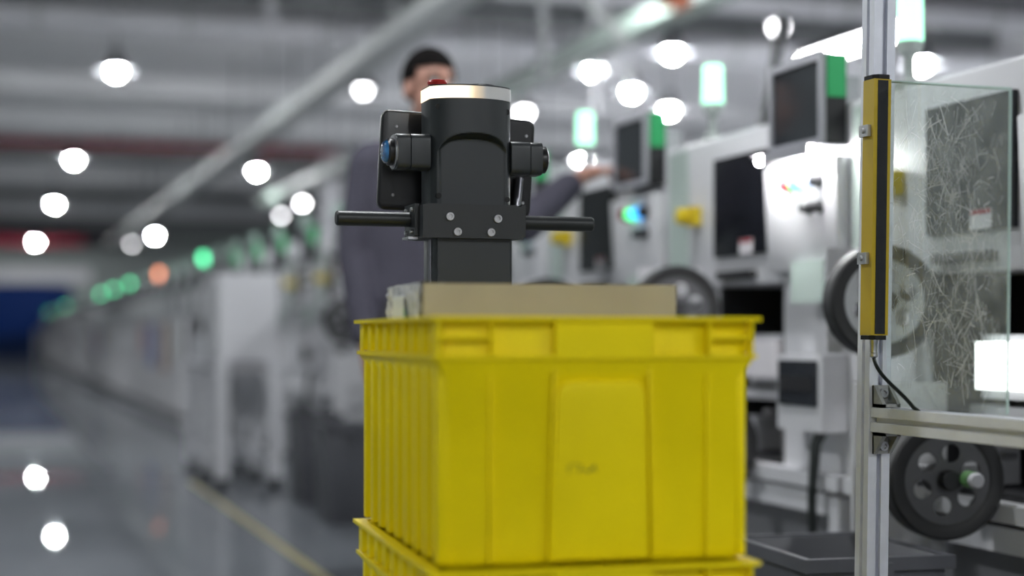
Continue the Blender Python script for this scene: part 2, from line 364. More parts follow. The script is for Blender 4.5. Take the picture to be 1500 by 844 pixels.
def pipe_red(y, h, x0, x1, r, label):
    t = thing('sprinkler_pipe', (0, y, h))
    MB().tube([(x0, 0, 0), (x1, 0, 0)], r, 14).build('pipe', 'pipe_red', t)
    for i in range(int((x1-x0)/3)):
        x = x0+1+i*3
        MB().tube([(x, 0, 0), (x, 0, HC-h-0.1)], 0.015, 8).build('hanger_rod', 'beam_grey', t)
        MB().tube([(x+1, 0, 0), (x+1, 0, -0.16)], 0.02, 8).build('sprinkler_head', 'pipe_red', t)
    return tag(t, label, 'pipe')
pipe_red(30.0, 4.18, -4.8, 6.2, 0.085, 'dark red sprinkler pipe crossing the ceiling at upper left')
pipe_red(54.5, 3.82, -4.8, 3.0, 0.16, 'dark red pipe along the end wall above the blue boarding')
pipe_red(21.5, 2.55, 6.4, 11.8, 0.07, 'dark red pipe low behind the machines right of the robot')
# LED tube fixtures over the machines behind
def led_tube(p0, p1, label, grp=None):
    p0, p1 = Vector(p0), Vector(p1); c = (p0+p1)/2; t = thing('tube_light', c)
    d = (p1-p0)/2
    MB().tube([-d, d], 0.035, 14).build('light_tube', 'led_white', t)
    MB().box(-0.05, 0.05, -d.length, d.length, 0.036, 0.075).build('fixture_body', 'high_bay', t)
    for s_ in (-0.7, 0.7): MB().tube([(0, s_*d.length, 0.07), (0, s_*d.length, HC-c.z-0.02)], 0.006, 6).build('hanger_rod', 'beam_grey', t)
    return tag(t, label, 'lamp', grp)
led_tube((5.5, 9.0, 2.72), (5.5, 10.4, 2.72), 'bright white tube lamp right of the green signal lamp at top right')
# high bay lamps: rows along the hall, all hung at one height
HB = 3.70
def make_bay():
    t = thing('high_bay_lamp')
    MB().lathe([(0.0, 0.24), (0.05, 0.24), (0.06, 0.13), (0.10, 0.10), (0.21, 0.0), (0.20, 0.0), (0.095, 0.09), (0.0, 0.10)], n=24).build('reflector', 'high_bay', t)
    MB().lathe([(0.0, 0.085), (0.045, 0.07), (0.068, 0.03), (0.070, 0.0), (0.05, -0.045), (0.0, -0.065)], n=20).build('bulb', 'high_bay_glow', t)
    MB().tube([(0, 0, 0.22), (0, 0, HC-HB-0.05)], 0.012, 8).build('hanger_rod', 'beam_grey', t)
    return t
bay0 = make_bay(); first = True
def bay(x, y, lab, grp, glow=None):
    global first
    o = bay0 if first else copy_tree(bay0); first = False
    o.location = (x, y, HB); tag(o, lab, 'lamp', grp)
    if glow:
        for ch in o.children:
            if ch.name.split('.')[0] == 'bulb': ch.material_slots[0].link = 'OBJECT'; ch.material_slots[0].material = MATS[glow]
for px, py, lab in ((170, 105, 'largest high bay lamp at upper left, nearest over the aisle'), (108, 234, 'high bay lamp over the aisle just below the red pipe'),
                    (80, 299, 'high bay lamp over the aisle, third from the top at left'), (52, 363, 'high bay lamp over the aisle farthest away above the blue boarding'),
                    (376, 251, 'high bay lamp beside the pale cable tray left of the robot handle'), (227, 345, 'far high bay lamp above the row of green signal lamps'),
                    (193, 366, 'farthest dim high bay lamp above the green signal lamps'), (532, 132, 'high bay lamp to the left of the person\'s head'),
                    (985, 78, 'high bay lamp left of the tilted monitor, high under the deck'), (870, 105, 'high bay lamp above the left green signal lamp'),
                    (925, 135, 'high bay lamp between the left and middle green signal lamps'), (852, 236, 'high bay lamp low beneath the left green signal lamp'),
                    (980, 162, 'high bay lamp right beside the dark monitor'), (1350, 95, 'high bay lamp right of the aluminium post under the nearest green lamp'),
                    (1140, 40, 'small high bay lamp above the tilted monitor'), (443, 297, 'far high bay lamp in a cluster above the machines, rightmost upper'),
                    (415, 287, 'far high bay lamp in a cluster above the machines, topmost'), (412, 315, 'far high bay lamp in a cluster above the machines, lower left'),
                    (402, 360, 'far high bay lamp lowest in the cluster left of the handle bar'), (768, 165, 'high bay lamp peeping past the right of the robot head')):
    p = atH(px, py, HB); y_ = min(p.y, Y1-4.0); bay(p.x if y_ == p.y else p.x*y_/p.y, y_, lab, 'high bay lamps', {193: 'high_bay_dim', 532: 'high_bay_dim', 415: 'high_bay_dim', 412: 'high_bay_dim', 443: 'high_bay_soft', 402: 'high_bay_soft', 1140: 'high_bay_dim', 768: 'high_bay_soft'}.get(px))
for x, y in ((1.4, -4.0), (1.0, 3.6), (1.4, 10.4), (4.4, -2.0), (4.4, 6.2), (4.4, 11.5), (7.0, 2.0), (7.6, 9.0), (-2.2, -4.0), (-2.2, 4.4), (-2.2, 13.0)):
    bay(x, y, 'high bay lamp of the hall outside the view', 'high bay lamps out of view')

# white columns and tall cabinets behind the row
for X, Y, s_, lab in ((6.5, 32.0, 0.30, 'square white column far behind the machines left of the robot'),):
    c = thing('column', (X, Y, 0))
    box('shaft', 'duct_white', (-s_/2, s_/2, -s_/2, s_/2, 0, HC-0.11), c, 0.01)
    box('plinth', 'tray_grey', (-s_/2-0.03, s_/2+0.03, -s_/2-0.03, s_/2+0.03, 0, 0.3), c, 0.01)
    tag(c, lab, 'column')
def cabinet(X, Y, dx, dy, h, lab):
    c = thing('tall_cabinet', (X, Y, 0))
    box('body', 'duct_white', (0, dx, 0, dy, 0.06, h), c, 0.01)
    box('plinth', 'machine_grey', (0.03, dx-0.03, 0.03, dy-0.03, 0, 0.06), c)
    n = max(2, int(dy/0.6))
    for i in range(n):
        d = box('door', 'machine_white', (-0.02, 0, i*dy/n+0.01, (i+1)*dy/n-0.01, 0.1, h-0.04), c, 0.004)
        box('handle', 'steel', (-0.045, -0.02, i*dy/n+0.06, i*dy/n+0.08, h*0.45, h*0.55), d)
    return tag(c, lab, 'cabinet', 'white cabinets behind the row')
for i in range(9):
    cabinet(5.2+0.3*(i % 2), 8.0+i*3.1, 0.8, 2.4, (2.25, 2.0, 2.4, 2.1)[i % 4], 'tall white equipment cabinet behind the machine row, %s from the right' % ['first', 'second', 'third', 'fourth', 'fifth', 'sixth', 'seventh', 'eighth', 'ninth'][i])

# ================================================================== yellow crates
def crate(name, loc, rz, label, handwriting):
    # local: x along the short front (0..W), y to the back (0..D), z up; front-left rim corner at the origin
    W, D, H = 0.403, 0.575, 0.290
    t = thing(name, loc, rz)
    top = H; e = 0.014                       # e: how far the main walls stand in from the rim
    tw = 0.004
    def ring(m, x0, x1, y0, y1, z0, z1, th):
        m.box(x0, x1, y0, y0+th, z0, z1); m.box(x0, x1, y1-th, y1, z0, z1)
        m.box(x0, x0+th, y0+th, y1-th, z0, z1); m.box(x1-th, x1, y0+th, y1-th, z0, z1)
    # shell with a slight draft, open at the top
    m = MB(); bm = m.bm
    def loop(i, z): return [bm.verts.new(p) for p in ((i, i, z), (W-i, i, z), (W-i, D-i, z), (i, D-i, z))]
    prof = [(e+0.010, 0.0), (e+0.008, 0.012), (e+0.006, top-0.072), (e-0.007, top-0.051), (e+0.003, top-0.046), (e+0.003, top-0.003), (e+0.007, top-0.003), (e+0.007, top-0.05), (e+0.006+tw, top-0.072), (e+0.010+tw, 0.006)]
    loops = [loop(*p) for p in prof]
    fs = []
    for A, B in zip(loops, loops[1:]):
        for k in range(4): fs.append(bm.faces.new((A[k], A[(k+1) % 4], B[(k+1) % 4], B[k])))
    fs.append(bm.faces.new(loops[0])); fs.append(bm.faces.new(loops[-1]))
    bmesh.ops.recalc_face_normals(bm, faces=fs)
    m.build('shell', 'yellow', t, 0.0015, 2)
    m = MB(); ring(m, 0.0, W, 0.0, D, top-0.005, top, 0.017); m.build('rim_flange', 'yellow', t, 0.0012)
    m = MB(); ring(m, 0.004, W-0.004, 0.004, D-0.004, top-0.050, top-0.045, 0.010); m.build('lower_flange', 'yellow', t, 0.0012)
    # short sides: corner cells, vertical ribs and the raised middle panel
    for side in (0, 1):
        M = Matrix.Identity(4) if side == 0 else (Matrix.Translation((W, D, 0)) @ Matrix.Rotation(math.pi, 4, 'Z'))
        for x in (0.008, 0.071, 0.148, 0.265, 0.337, 0.391):
            MB().box(x, x+0.0035, 0.004, e+0.004, top-0.047, top-0.003, M).build('rib', 'yellow', t, 0.0008)
        for x in (0.071, 0.338):
            MB().prism([(x, e+0.0095), (x+0.001, e+0.0025), (x+0.0045, e+0.0025), (x+0.0055, e+0.0095)], 0.004, top-0.052, 'z', M).build('rib', 'yellow', t)
        for x0, x1 in ((0.010, 0.071), (0.340, 0.393)):
            MB().box(x0, x1, 0.005, e+0.004, top-0.0265, top-0.0230, M).build('cell_rib', 'yellow', t, 0.0008)
        # handle panel: flush with the rim above, a rounded-top field below set between two flaring ribs
        MB().box(0.1515, 0.2650, 0.0048, e+0.004, top-0.046, top-0.004, M).build('handle_panel', 'yellow', t, 0.0012)
        fld = [(0.146, 0.004), (0.266, 0.004), (0.262, top-0.094)] + [(0.262-0.018+0.018*math.cos(a), top-0.094+0.018*math.sin(a)) for a in [math.radians(q) for q in (20, 45, 70, 90)]] \
            + [(0.1525+0.018-0.018*math.cos(a), top-0.094+0.018*math.sin(a)) for a in [math.radians(q) for q in (90, 70, 45, 20)]] + [(0.1525, top-0.094)]
        MB().prism(fld, e+0.0005, e+0.0100, 'y', M).build('handle_field', 'yellow', t, 0.002, 3)
        for xa, xb in ((0.1420, 0.1480), (0.2690, 0.2640)):
            MB().prism([(xa, 0.004), (xa+0.005, 0.004), (xb+0.004, top-0.05), (xb, top-0.05)], e-0.001, e+0.0095, 'y', M).build('rib', 'yellow', t, 0.001)
    # long sides: close upright corrugation ribs
    for side in (0, 1):
        M = Matrix.Identity(4) if side == 0 else (Matrix.Translation((W, D, 0)) @ Matrix.Rotation(math.pi, 4, 'Z'))
        for i in range(9):
            y = 0.022+i*0.0635
            MB().prism([(e+0.0095, y-0.002), (e-0.003, y+0.003), (e-0.003, y+0.021), (e+0.0095, y+0.026)], 0.003, top-0.052, 'z', M).build('corrugation', 'yellow', t, 0.001)
            MB().prism([(e+0.004, y-0.002), (e-0.007, y+0.003), (e-0.007, y+0.021), (e+0.004, y+0.026)], top-0.044, top-0.006, 'z', M).build('corrugation', 'yellow', t, 0.001)
        MB().box(0.006, e+0.001, 0.008, 0.05, top-0.0265, top-0.0230, M).build('cell_rib', 'yellow', t, 0.0008)
    if handwriting:
        y = e+0.0002; hx = 0.167; hz = 0.109; cm = MB()
        for pts in ([(6, 9), (1, 8), (-1, 3), (0, -3)], [(6, 10), (15, 9), (18, 6), (15, 1), (13, -3)], [(15, 1), (19, 2), (22, 0), (25, 3), (27, -1), (31, -1), (34, 3), (35, 7)],
                    [(24, 0), (29, -2), (34, 1), (38, 6), (39, 8)], [(38, 9), (39, 0), (41, -2)]):
            cm.tube([(hx+a*0.00082, y, hz+b*0.00082) for a, b in pts], 0.0006, 6)
        cm.build('handwriting', 'marker', t)
    return tag(t, label, 'crate', 'yellow stacking crates')
cn_ = at(632, 463, 1.862)                                 # near left rim corner
RZ = -YAW + math.radians(14.3)
RZ = -(YAW - math.radians(14.3))
crate('storage_crate', (cn_.x, cn_.y, cn_.z-0.290), RZ, 'upper yellow plastic crate holding the cardboard box, faint pen scribble on front', True)
crate('storage_crate', (cn_.x-0.002, cn_.y-0.003, cn_.z-0.290-0.2925), RZ, 'lower yellow plastic crate under the upper one at bottom edge', False)

# ---- cardboard box standing in the crate
bc = at(620, 416, 2.075); zb = cn_.z-0.290+0.0065
cb = thing('cardboard_box', (bc.x, bc.y, zb), RZ)
BW, BD, BH = 0.339, 0.255, bc.z-zb
box('carton', 'cardboard', (0, BW, 0, BD, 0, BH-0.002), cb, 0.002, 2)
box('top_flap', 'cardboard', (0.0, BW, 0.0, BD/2-0.001, BH-0.002, BH+0.001), cb, 0.0008)
box('top_flap', 'cardboard', (0.0, BW, BD/2+0.001, BD, BH-0.002, BH+0.001), cb, 0.0008)
# clear packing tape, folded and wrinkled over the left end
m = MB(); bm = m.bm; ny, nz = 34, 22; g = []
for j in range(nz+1):
    row_ = []
    for i in range(ny+1):
        y = 0.004+(BD-0.008)*i/ny; z = BH-0.12+0.1215*j/nz
        row_.append(bm.verts.new((-0.0012-0.0035*random.random()*(1.0 if (i < 7 or j > nz-5 or i > ny-6) else 0.25), y, z)))
    g.append(row_)
top_ = [bm.verts.new((0.004+0.003*random.random(), 0.004+(BD-0.008)*i/ny, BH+0.0016+0.003*random.random())) for i in range(ny+1)]
g.append(top_); g.append([bm.verts.new((0.03, 0.004+(BD-0.008)*i/ny, BH+0.0016)) for i in range(ny+1)])
for A, B in zip(g, g[1:]):
    for i in range(ny): bm.faces.new((A[i], A[i+1], B[i+1], B[i]))
m.build('packing_tape', 'tape', cb)
lb = box('shipping_label', 'paper', (-0.0058, -0.0050, 0.105, 0.185, BH-0.10, BH-0.012), cb)
box('green_print', 'green_print', (-0.0062, -0.0057, 0.092, 0.104, BH-0.062, BH-0.030), cb)
for k in range(3): box('print_line', 'machine_grey', (-0.0062, -0.0057, 0.120, 0.170, BH-0.045-k*0.014, BH-0.043-k*0.014), lb)
tag(cb, 'brown cardboard box with taped end standing in the yellow crate', 'box')

# ================================================================== robot
RYF = 2.545                                                # front plane of the column
rc = atY(690, 490, RYF); RXc = rc.x
rb = thing('mobile_robot', (RXc, RYF, 0))
zf = 2.655/F
def rx(px): return atY(px, 490, RYF).x-RXc
def rh(py): return EYE+(HZ-py)*zf
tag(rb, 'dark grey mobile robot with camera arms, handle bars and glowing head ring', 'robot')
# low drive base under the crates
DK = cn_.z-0.290-0.2925
box('drive_base', 'robot_shell', (-0.36, 0.30, -0.72, 0.22, 0.06, DK-0.012), rb, 0.02, 3)
box('deck_plate', 'bracket_black', (-0.36, 0.30, -0.72, 0.22, DK-0.012, DK-0.001), rb, 0.003)
for sx in (-0.30, 0.24):
    for sy in (-0.60, 0.12):
        MB().lathe([(0.0, -0.02), (0.06, -0.02), (0.065, -0.012), (0.065, 0.012), (0.06, 0.02), (0.0, 0.02)], (sx, sy, 0.065), (1, 0, 0), 20).build('wheel', 'rubber', rb)
# column
xl, xr = rx(636), rx(752)
hb_, ht_ = rh(350), rh(302)
colm = []
cxm = (xl+xr)/2; hw = (xr-xl)/2
sec = [(-hw, 0.018), (-hw+0.004, 0.008), (-hw+0.008, 0.002), (-hw+0.013, 0.0), (hw-0.006, 0.0), (hw-0.002, 0.003), (hw, 0.008), (hw, 0.066), (hw-0.004, 0.072), (-hw+0.004, 0.072), (-hw, 0.066)]
MB().prism([(cxm+x, y) for x, y in sec], DK, hb_+0.002, 'z').build('column', 'robot_shell', rb)
box('column_front', 'robot_panel', (rx(641), rx(746.5), -0.0016, 0.004, DK+0.02, hb_+0.001), rb, 0.0006)
box('column_edge', 'column_trim', (xl-0.0022, xl+0.002, 0.019, 0.030, DK+0.02, hb_-0.001), rb, 0.0008)
# clamp bracket with side plates
bx0, bx1 = atY(620, 490, RYF-0.014).x-RXc, atY(767, 490, RYF-0.014).x-RXc
box('clamp_bracket', 'bracket_black', (bx0, bx1, -0.014, 0.086, hb_, ht_), rb, 0.0012)
box('clamp_lip', 'bracket_black', (bx0+0.006, bx1-0.010, -0.012, 0.02, ht_-0.001, ht_+0.0018), rb, 0.0004)
for sx, x0, x1 in ((-1, bx0-0.007, bx0-0.0002), (1, bx1+0.0002, bx1+0.007)):
    pl = box('side_plate', 'bracket_black', (x0, x1, 0.012 if sx < 0 else -0.004, 0.080, hb_+0.004, ht_+0.003), rb, 0.001)
    for yy in (0.028, 0.066):
        for zz in (hb_+0.011, ht_-0.006):
            xx = x0 if sx < 0 else x1
            MB().lathe([(0.0, 0.004), (0.0028, 0.004), (0.0036, 0.003), (0.0036, 0.0)], (xx, yy, zz), (sx, 0, 0), 12).build('bolt', 'steel', pl)
box('foot_plate', 'steel', (bx0-0.016, bx0, 0.02, 0.06, hb_-0.001, hb_+0.003), rb, 0.0006)
for px, py in ((659, 319), (729, 321), (670, 341), (719, 341)):
    b_ = MB().lathe([(0.0, 0.0015), (0.0035, 0.0015), (0.0035, 0.0036), (0.0062, 0.0036), (0.0069, 0.003), (0.0069, 0.0)], (atY(px, 490, RYF-0.014).x-RXc, -0.014, rh(py)), (0, -1, 0), 20).build('bolt', 'bolt_steel', rb)
# handle bars
hy = 0.047
def bar(x0, x1, h, dirn):
    MB().lathe([(0.0, 0.0), (0.0122, 0.0), (0.0122, abs(x1-x0)-0.0025), (0.0102, abs(x1-x0)), (0.0, abs(x1-x0))], (x0, hy, h), (dirn, 0, 0), 28).build('handle_bar', 'bracket_black', rb)
def rxy(px, y): return atY(px, 490, RYF+y).x-RXc
bar(bx0-0.007, rxy(492, hy), rh(322)+0.0012, -1); bar(bx1+0.007, rxy(868, hy), rh(324)+0.002, 1)
# head shell: bulged front with an arched flat recess
HW = (rx(751)-rx(633))/2; hx = (rx(751)+rx(633))/2; h0, h1 = ht_+0.002, rh(146)
SAG = 0.030
def bulge(x):
    q = min(1.0, abs(x)/HW); return -0.016 + SAG*(1-math.sqrt(max(0.0, 1-(q*0.93)**2)))/(1-math.sqrt(1-0.93**2))
ARW = rx(745)-rx(641); arx = (rx(745)+rx(641))/2-hx; arT = rh(197)
def recess(x, z):
    # signed distance into an arch: straight sides, shouldered top
    a = ARW/2; r = 0.052
    dx = a-abs(x-arx)
    zc = arT-0.045
    if z > zc:
        q = abs((x-arx)/a); lim = zc+0.045*(max(0.0, 1-q**2.6))**(1/2.6) if q < 1 else zc-1
        d = min(dx, (lim-z))
    else: d = dx
    return d
m = MB(); bm = m.bm; NX, NZ = 84, 96; G = []
for j in range(NZ+1):
    z = h0+(h1-h0)*j/NZ; rw = []
    for i in range(NX+1):
        x = -HW+2*HW*i/NX; y = bulge(x); d = recess(x, z)
        yr = 0.006; s_ = max(0.0, min(1.0, (d+0.001)/0.009)); s_ = s_*s_*(3-2*s_)
        if yr > y: y = y+(yr-y)*s_
        rw.append(bm.verts.new((hx+x, y, z)))
    G.append(rw)
for A, B in zip(G, G[1:]):
    for i in range(NX): bm.faces.new((A[i], A[i+1], B[i+1], B[i]))
back = []
for j in (0, NZ):
    z = h0+(h1-h0)*j/NZ
    back.append([bm.verts.new((hx+x, y, z)) for x, y in ((HW, 0.068), (HW-0.012, 0.080), (-HW+0.012, 0.080), (-HW, 0.068))])
for k in range(3): bm.faces.new((back[0][k], back[0][k+1], back[1][k+1], back[1][k]))
bm.faces.new([G[j][NX] for j in range(NZ+1)] + [back[1][0], back[0][0]]); bm.faces.new([G[j][0] for j in range(NZ+1)][::-1] + [back[0][3], back[1][3]])
bm.faces.new([G[0][i] for i in range(NX, -1, -1)] + [back[0][3], back[0][2], back[0][1], back[0][0]])
bm.faces.new([G[NZ][i] for i in range(NX+1)] + [back[1][0], back[1][1], back[1][2], back[1][3]])
bmesh.ops.recalc_face_normals(bm, faces=bm.faces)
head = m.build('head_shell', 'robot_shell', rb)
outl = [(hx+(-HW+2*HW*i/48)*1.012, bulge(-HW+2*HW*i/48)-0.0012) for i in range(49)] + [(hx+HW+0.001, 0.068), (hx+HW-0.012, 0.0805), (hx-HW+0.012, 0.0805), (hx-HW-0.001, 0.068)]
h2 = rh(128)
ring_o = MB().prism([(x-hx, y) for x, y in outl], h1, h2, 'z').build('led_ring', 'led_ring', rb, loc=(hx, 0, 0))
MB().prism([(hx+(x-hx)*0.985, y*0.97+0.001) for x, y in outl], h2, h2+0.0025, 'z').build('top_lid', 'robot_panel', rb)
MB().lathe([(0.0, 0.0), (0.027, 0.0), (0.027, 0.003), (0.024, 0.005), (0.012, 0.005), (0.011, 0.004), (0.0, 0.004)], (rxy(703, 0.03), 0.030, h2+0.0025), n=32).build('lidar_cap', 'tablet_black', rb)
eb = MB().lathe([(0.0, 0.0), (0.0095, 0.0), (0.0095, 0.003), (0.0155, 0.004), (0.0165, 0.008), (0.015, 0.0115), (0.009, 0.0130), (0.0, 0.0135)], (rxy(641, 0.03), 0.032, h2+0.0010), n=28).build('emergency_button', 'red_plastic', rb)
for px, py in ((643, 158), (744, 162), (643, 288), (744, 291)):
    x = rx(px); MB().lathe([(0.0, 0.0006), (0.0046, 0.0006), (0.0046, -0.004), (0.0, -0.004)], (x, bulge(x-hx)-0.0, rh(py)), (0, -1, 0), 16).build('screw_hole', 'hole', rb)
# camera arms on both flanks
def arm(side, pxa, pxs, pxb, py0, py1, lens):
    sx = -1 if side < 0 else 1
    ya, yb_ = 0.004, 0.052
    xa, xs, xb = rxy(pxa, 0.01), rxy(pxs, 0.01), rxy(pxb, 0.01)
    za, zb_ = rh(py1), rh(py0)
    a_ = MB().prism(rrect(ya, yb_, za, zb_, 0.010, 5), min(xa, xs), max(xa, xs)-0.0, 'x').build('camera_arm', 'robot_panel', rb, 0.0008)
    b_ = MB().prism(rrect(ya+0.0002, yb_-0.0002, za+0.0002, zb_-0.0002, 0.010, 5), min(xs, xb)+(0.0008 if sx > 0 else 0), max(xs, xb)-(0 if sx > 0 else 0.0008), 'x').build('camera_housing', 'robot_panel', a_, 0.0008)
    yc, zc = (ya+yb_)/2, (za+zb_)/2
    MB().lathe([(0.0, 0.0), (0.0215, 0.0), (0.0225, 0.003), (0.0225, 0.010), (0.019, 0.0125), (0.0, 0.0125)], (xb, yc, zc), (sx, 0, 0), 32).build('lens_ring', 'tablet_black', a_)
    MB().lathe([(0.0195, 0.010), (0.0185, 0.015), (0.015, 0.0185), (0.008, 0.0205), (0.0, 0.021)] if lens == 'lens_glass' else [(0.0185, 0.0115), (0.016, 0.0135), (0.008, 0.015), (0.0, 0.0155)], (xb, yc, zc), (sx, 0, 0), 32).build('lens', lens, a_)
    if sx < 0:
        MB().lathe([(0.0, 0.0), (0.027, 0.0), (0.028, 0.002), (0.027, 0.004), (0.0, 0.004)], (xb+0.0005, yc-0.001, zc), (-1, 0, 0), 32).build('trim_ring', 'steel', a_)
arm(-1, 630, 601.5, 581, 198, 250, 'lens_glass')
arm(1, 748, 776, 794, 204, 253, 'lens_dark')
# tablet behind the head, screen turned away
tb = MB().prism(rrect(-0.133, 0.133, -0.0835, 0.0835, 0.014, 6), 0.0, 0.018, 'y').build('tablet', 'tablet_black', rb, 0.005, 3, loc=(rxy(667, 0.125), 0.112, rh(231)), rot=(0.06, math.radians(2.2), math.radians(-2)))
box('tablet_screen', 'screen', (-0.122, 0.122, 0.0181, 0.0186, -0.068, 0.068), tb)
for sx in (-0.108, 0.118):
    for sz in (-0.058, 0.056):
        MB().lathe([(0.0, 0.001), (0.0022, 0.001), (0.003, 0.0), (0.0, 0.0)], (sx, -0.0001, sz), (0, -1, 0), 12).build('screw', 'bolt_steel', tb)
box('tablet_mount', 'bracket_black', (hx-0.03, hx+0.03, 0.080, 0.114, rh(255), rh(210)), rb, 0.003)
# slanted support rod behind the head on the right
MB().tube([(rxy(757, 0.09), 0.095, ht_-0.004), (rxy(762, 0.10), 0.105, rh(250))], 0.0075, 12).build('support_rod', 'column_trim', rb)

# ================================================================== safety frame, light curtain, acrylic sheet
PX, PY = 1.325, 2.284
TILT = Matrix.Translation((PX, PY, EYE)) @ Matrix.Rotation(math.radians(0.8), 4, Vector((SY, CY, 0))) @ Matrix.Translation((-PX, -PY, -EYE))
def profile40(s=0.038):
    # square extrusion outline with a T-slot mouth in the middle of each side
    a, o_, d1, w1, d2 = s/2, 0.0042, 0.0045, 0.0095, 0.011
    q = [(-a, -a), (-o_, -a), (-o_, -a+d1), (-w1, -a+d1), (-w1+0.003, -a+d2), (w1-0.003, -a+d2), (w1, -a+d1), (o_, -a+d1), (o_, -a)]
    out = []
    for k in range(4):
        c, s_ = [(1, 0), (0, 1), (-1, 0), (0, -1)][k]
        out += [(x*c-y*s_, x*s_+y*c) for x, y in q]
    return out
sf = thing('safety_frame', (0, 0, 0))
P40 = profile40()
MB().prism([(PX+0.02+x, PY+0.02+y) for x, y in P40], -0.0, 2.1, 'z', TILT).build('upright_post', 'alu', sf)
MB().prism([(PX+0.02+x, PY-1.05+y) for x, y in P40], 0.0, 0.645, 'z').build('upright_post', 'alu', sf)
RT = EYE-(596-490)/F*2.58
MB().prism([(PX+0.02+x, RT-0.02+z) for x, z in P40], PY-1.10, PY-0.0005, 'y', Matrix.Rotation(0,4,'X')).build('cross_rail', 'alu', sf)
for up in (1, -1):
    zc = RT if up > 0 else RT-0.04
    c_ = MB().prism([(PY-0.001, zc), (PY-0.032, zc), (PY-0.032, zc+up*0.005), (PY-0.006, zc+up*0.034), (PY-0.001, zc+up*0.034)], PX+0.004, PX+0.010, 'x')
    c_.prism([(PY-0.001, zc), (PY-0.032, zc), (PY-0.032, zc+up*0.005), (PY-0.006, zc+up*0.034), (PY-0.001, zc+up*0.034)], PX+0.030, PX+0.036, 'x')
    c_.box(PX+0.004, PX+0.036, PY-0.005, PY-0.001, min(zc, zc+up*0.034), max(zc, zc+up*0.034))
    c_.box(PX+0.004, PX+0.036, PY-0.032, PY-0.001, min(zc, zc+up*0.005), max(zc, zc+up*0.005))
    br = c_.build('corner_bracket', 'zinc', sf)
    MB().lathe([(0.0, 0.003), (0.004, 0.003), (0.004, 0.006), (0.0075, 0.006), (0.0075, 0.0)], (PX+0.02, PY-0.005, zc+up*0.022), (0, -1, 0), 16).build('bolt', 'bolt_steel', br)
tag(sf, 'silver aluminium extrusion post with cross rail at right', 'frame')

lc = thing('light_curtain', (0, 0, 0))
lx0, lx1 = PX-0.018, PX+0.012; ly0, ly1 = PY-0.034, PY-0.001
ltop, lbot = EYE+(HZ-108)/F*2.535, EYE+(HZ-497)/F*2.535
MB().box(lx0, lx1, ly0, ly1, lbot+0.006, ltop-0.006, TILT).build('housing', 'curtain_yellow', lc, 0.0025, 2)
MB().box(lx0+0.0065, lx1-0.0055, ly0-0.0008, ly0+0.01, lbot+0.008, ltop-0.008, TILT).build('sensor_window', 'curtain_window', lc, 0.0004)
for za, zb_ in ((ltop-0.0058, ltop+0.001), (lbot-0.001, lbot+0.0058)):
    MB().prism([(lx0+0.001, ly1), (lx0+0.001, ly0+0.008), (lx0+0.008, ly0-0.0005), (lx1-0.004, ly0-0.0005), (lx1-0.0005, ly0+0.004), (lx1-0.0005, ly1)], za, zb_, 'z', TILT).build('end_cap', 'hole', lc)
for py in (190, 378):
    zc = EYE+(HZ-py)/F*2.54
    k_ = MB().box(lx0-0.007, lx0-0.0002, ly0+0.008, ly1, zc-0.009, zc+0.009, TILT).build('mounting_clip', 'steel', lc, 0.002)
    MB().lathe([(0.0, 0.0025), (0.0035, 0.0025), (0.0045, 0.0)], TILT @ Vector((lx0-0.007, ly0+0.020, zc)), (-1, 0, 0), 14).build('screw', 'bolt_steel', k_)
ccx, ccy = lx0+0.014, ly0+0.015
cpt = TILT @ Vector((ccx, ccy, lbot-0.001))
MB().lathe([(0.0, 0.0), (0.0065, 0.0), (0.0065, -0.006), (0.0058, -0.007), (0.0058, -0.02), (0.0066, -0.021), (0.0066, -0.026), (0.004, -0.028), (0.0, -0.028)], cpt, n=20).build('connector', 'steel', lc)
pts = []
e0 = cpt+Vector((0, 0, -0.027)); e1 = Vector((PX+0.010, PY-0.112, RT+0.003))
for i in range(15):
    t_ = i/14.0; p0, p1, p2, p3 = e0, e0+Vector((0, -0.008, -0.03)), e1+Vector((-0.004, 0.035, 0.028)), e1
    pts.append(p0*(1-t_)**3+p1*3*t_*(1-t_)**2+p2*3*t_*t_*(1-t_)+p3*t_**3)
pts += [e1+Vector((0.003, -0.012, -0.006))]
MB().tube(pts, 0.0030, 10).build('cable', 'cable', lc)
tag(lc, 'yellow light curtain bar with black strip on the aluminium post', 'sensor bar')

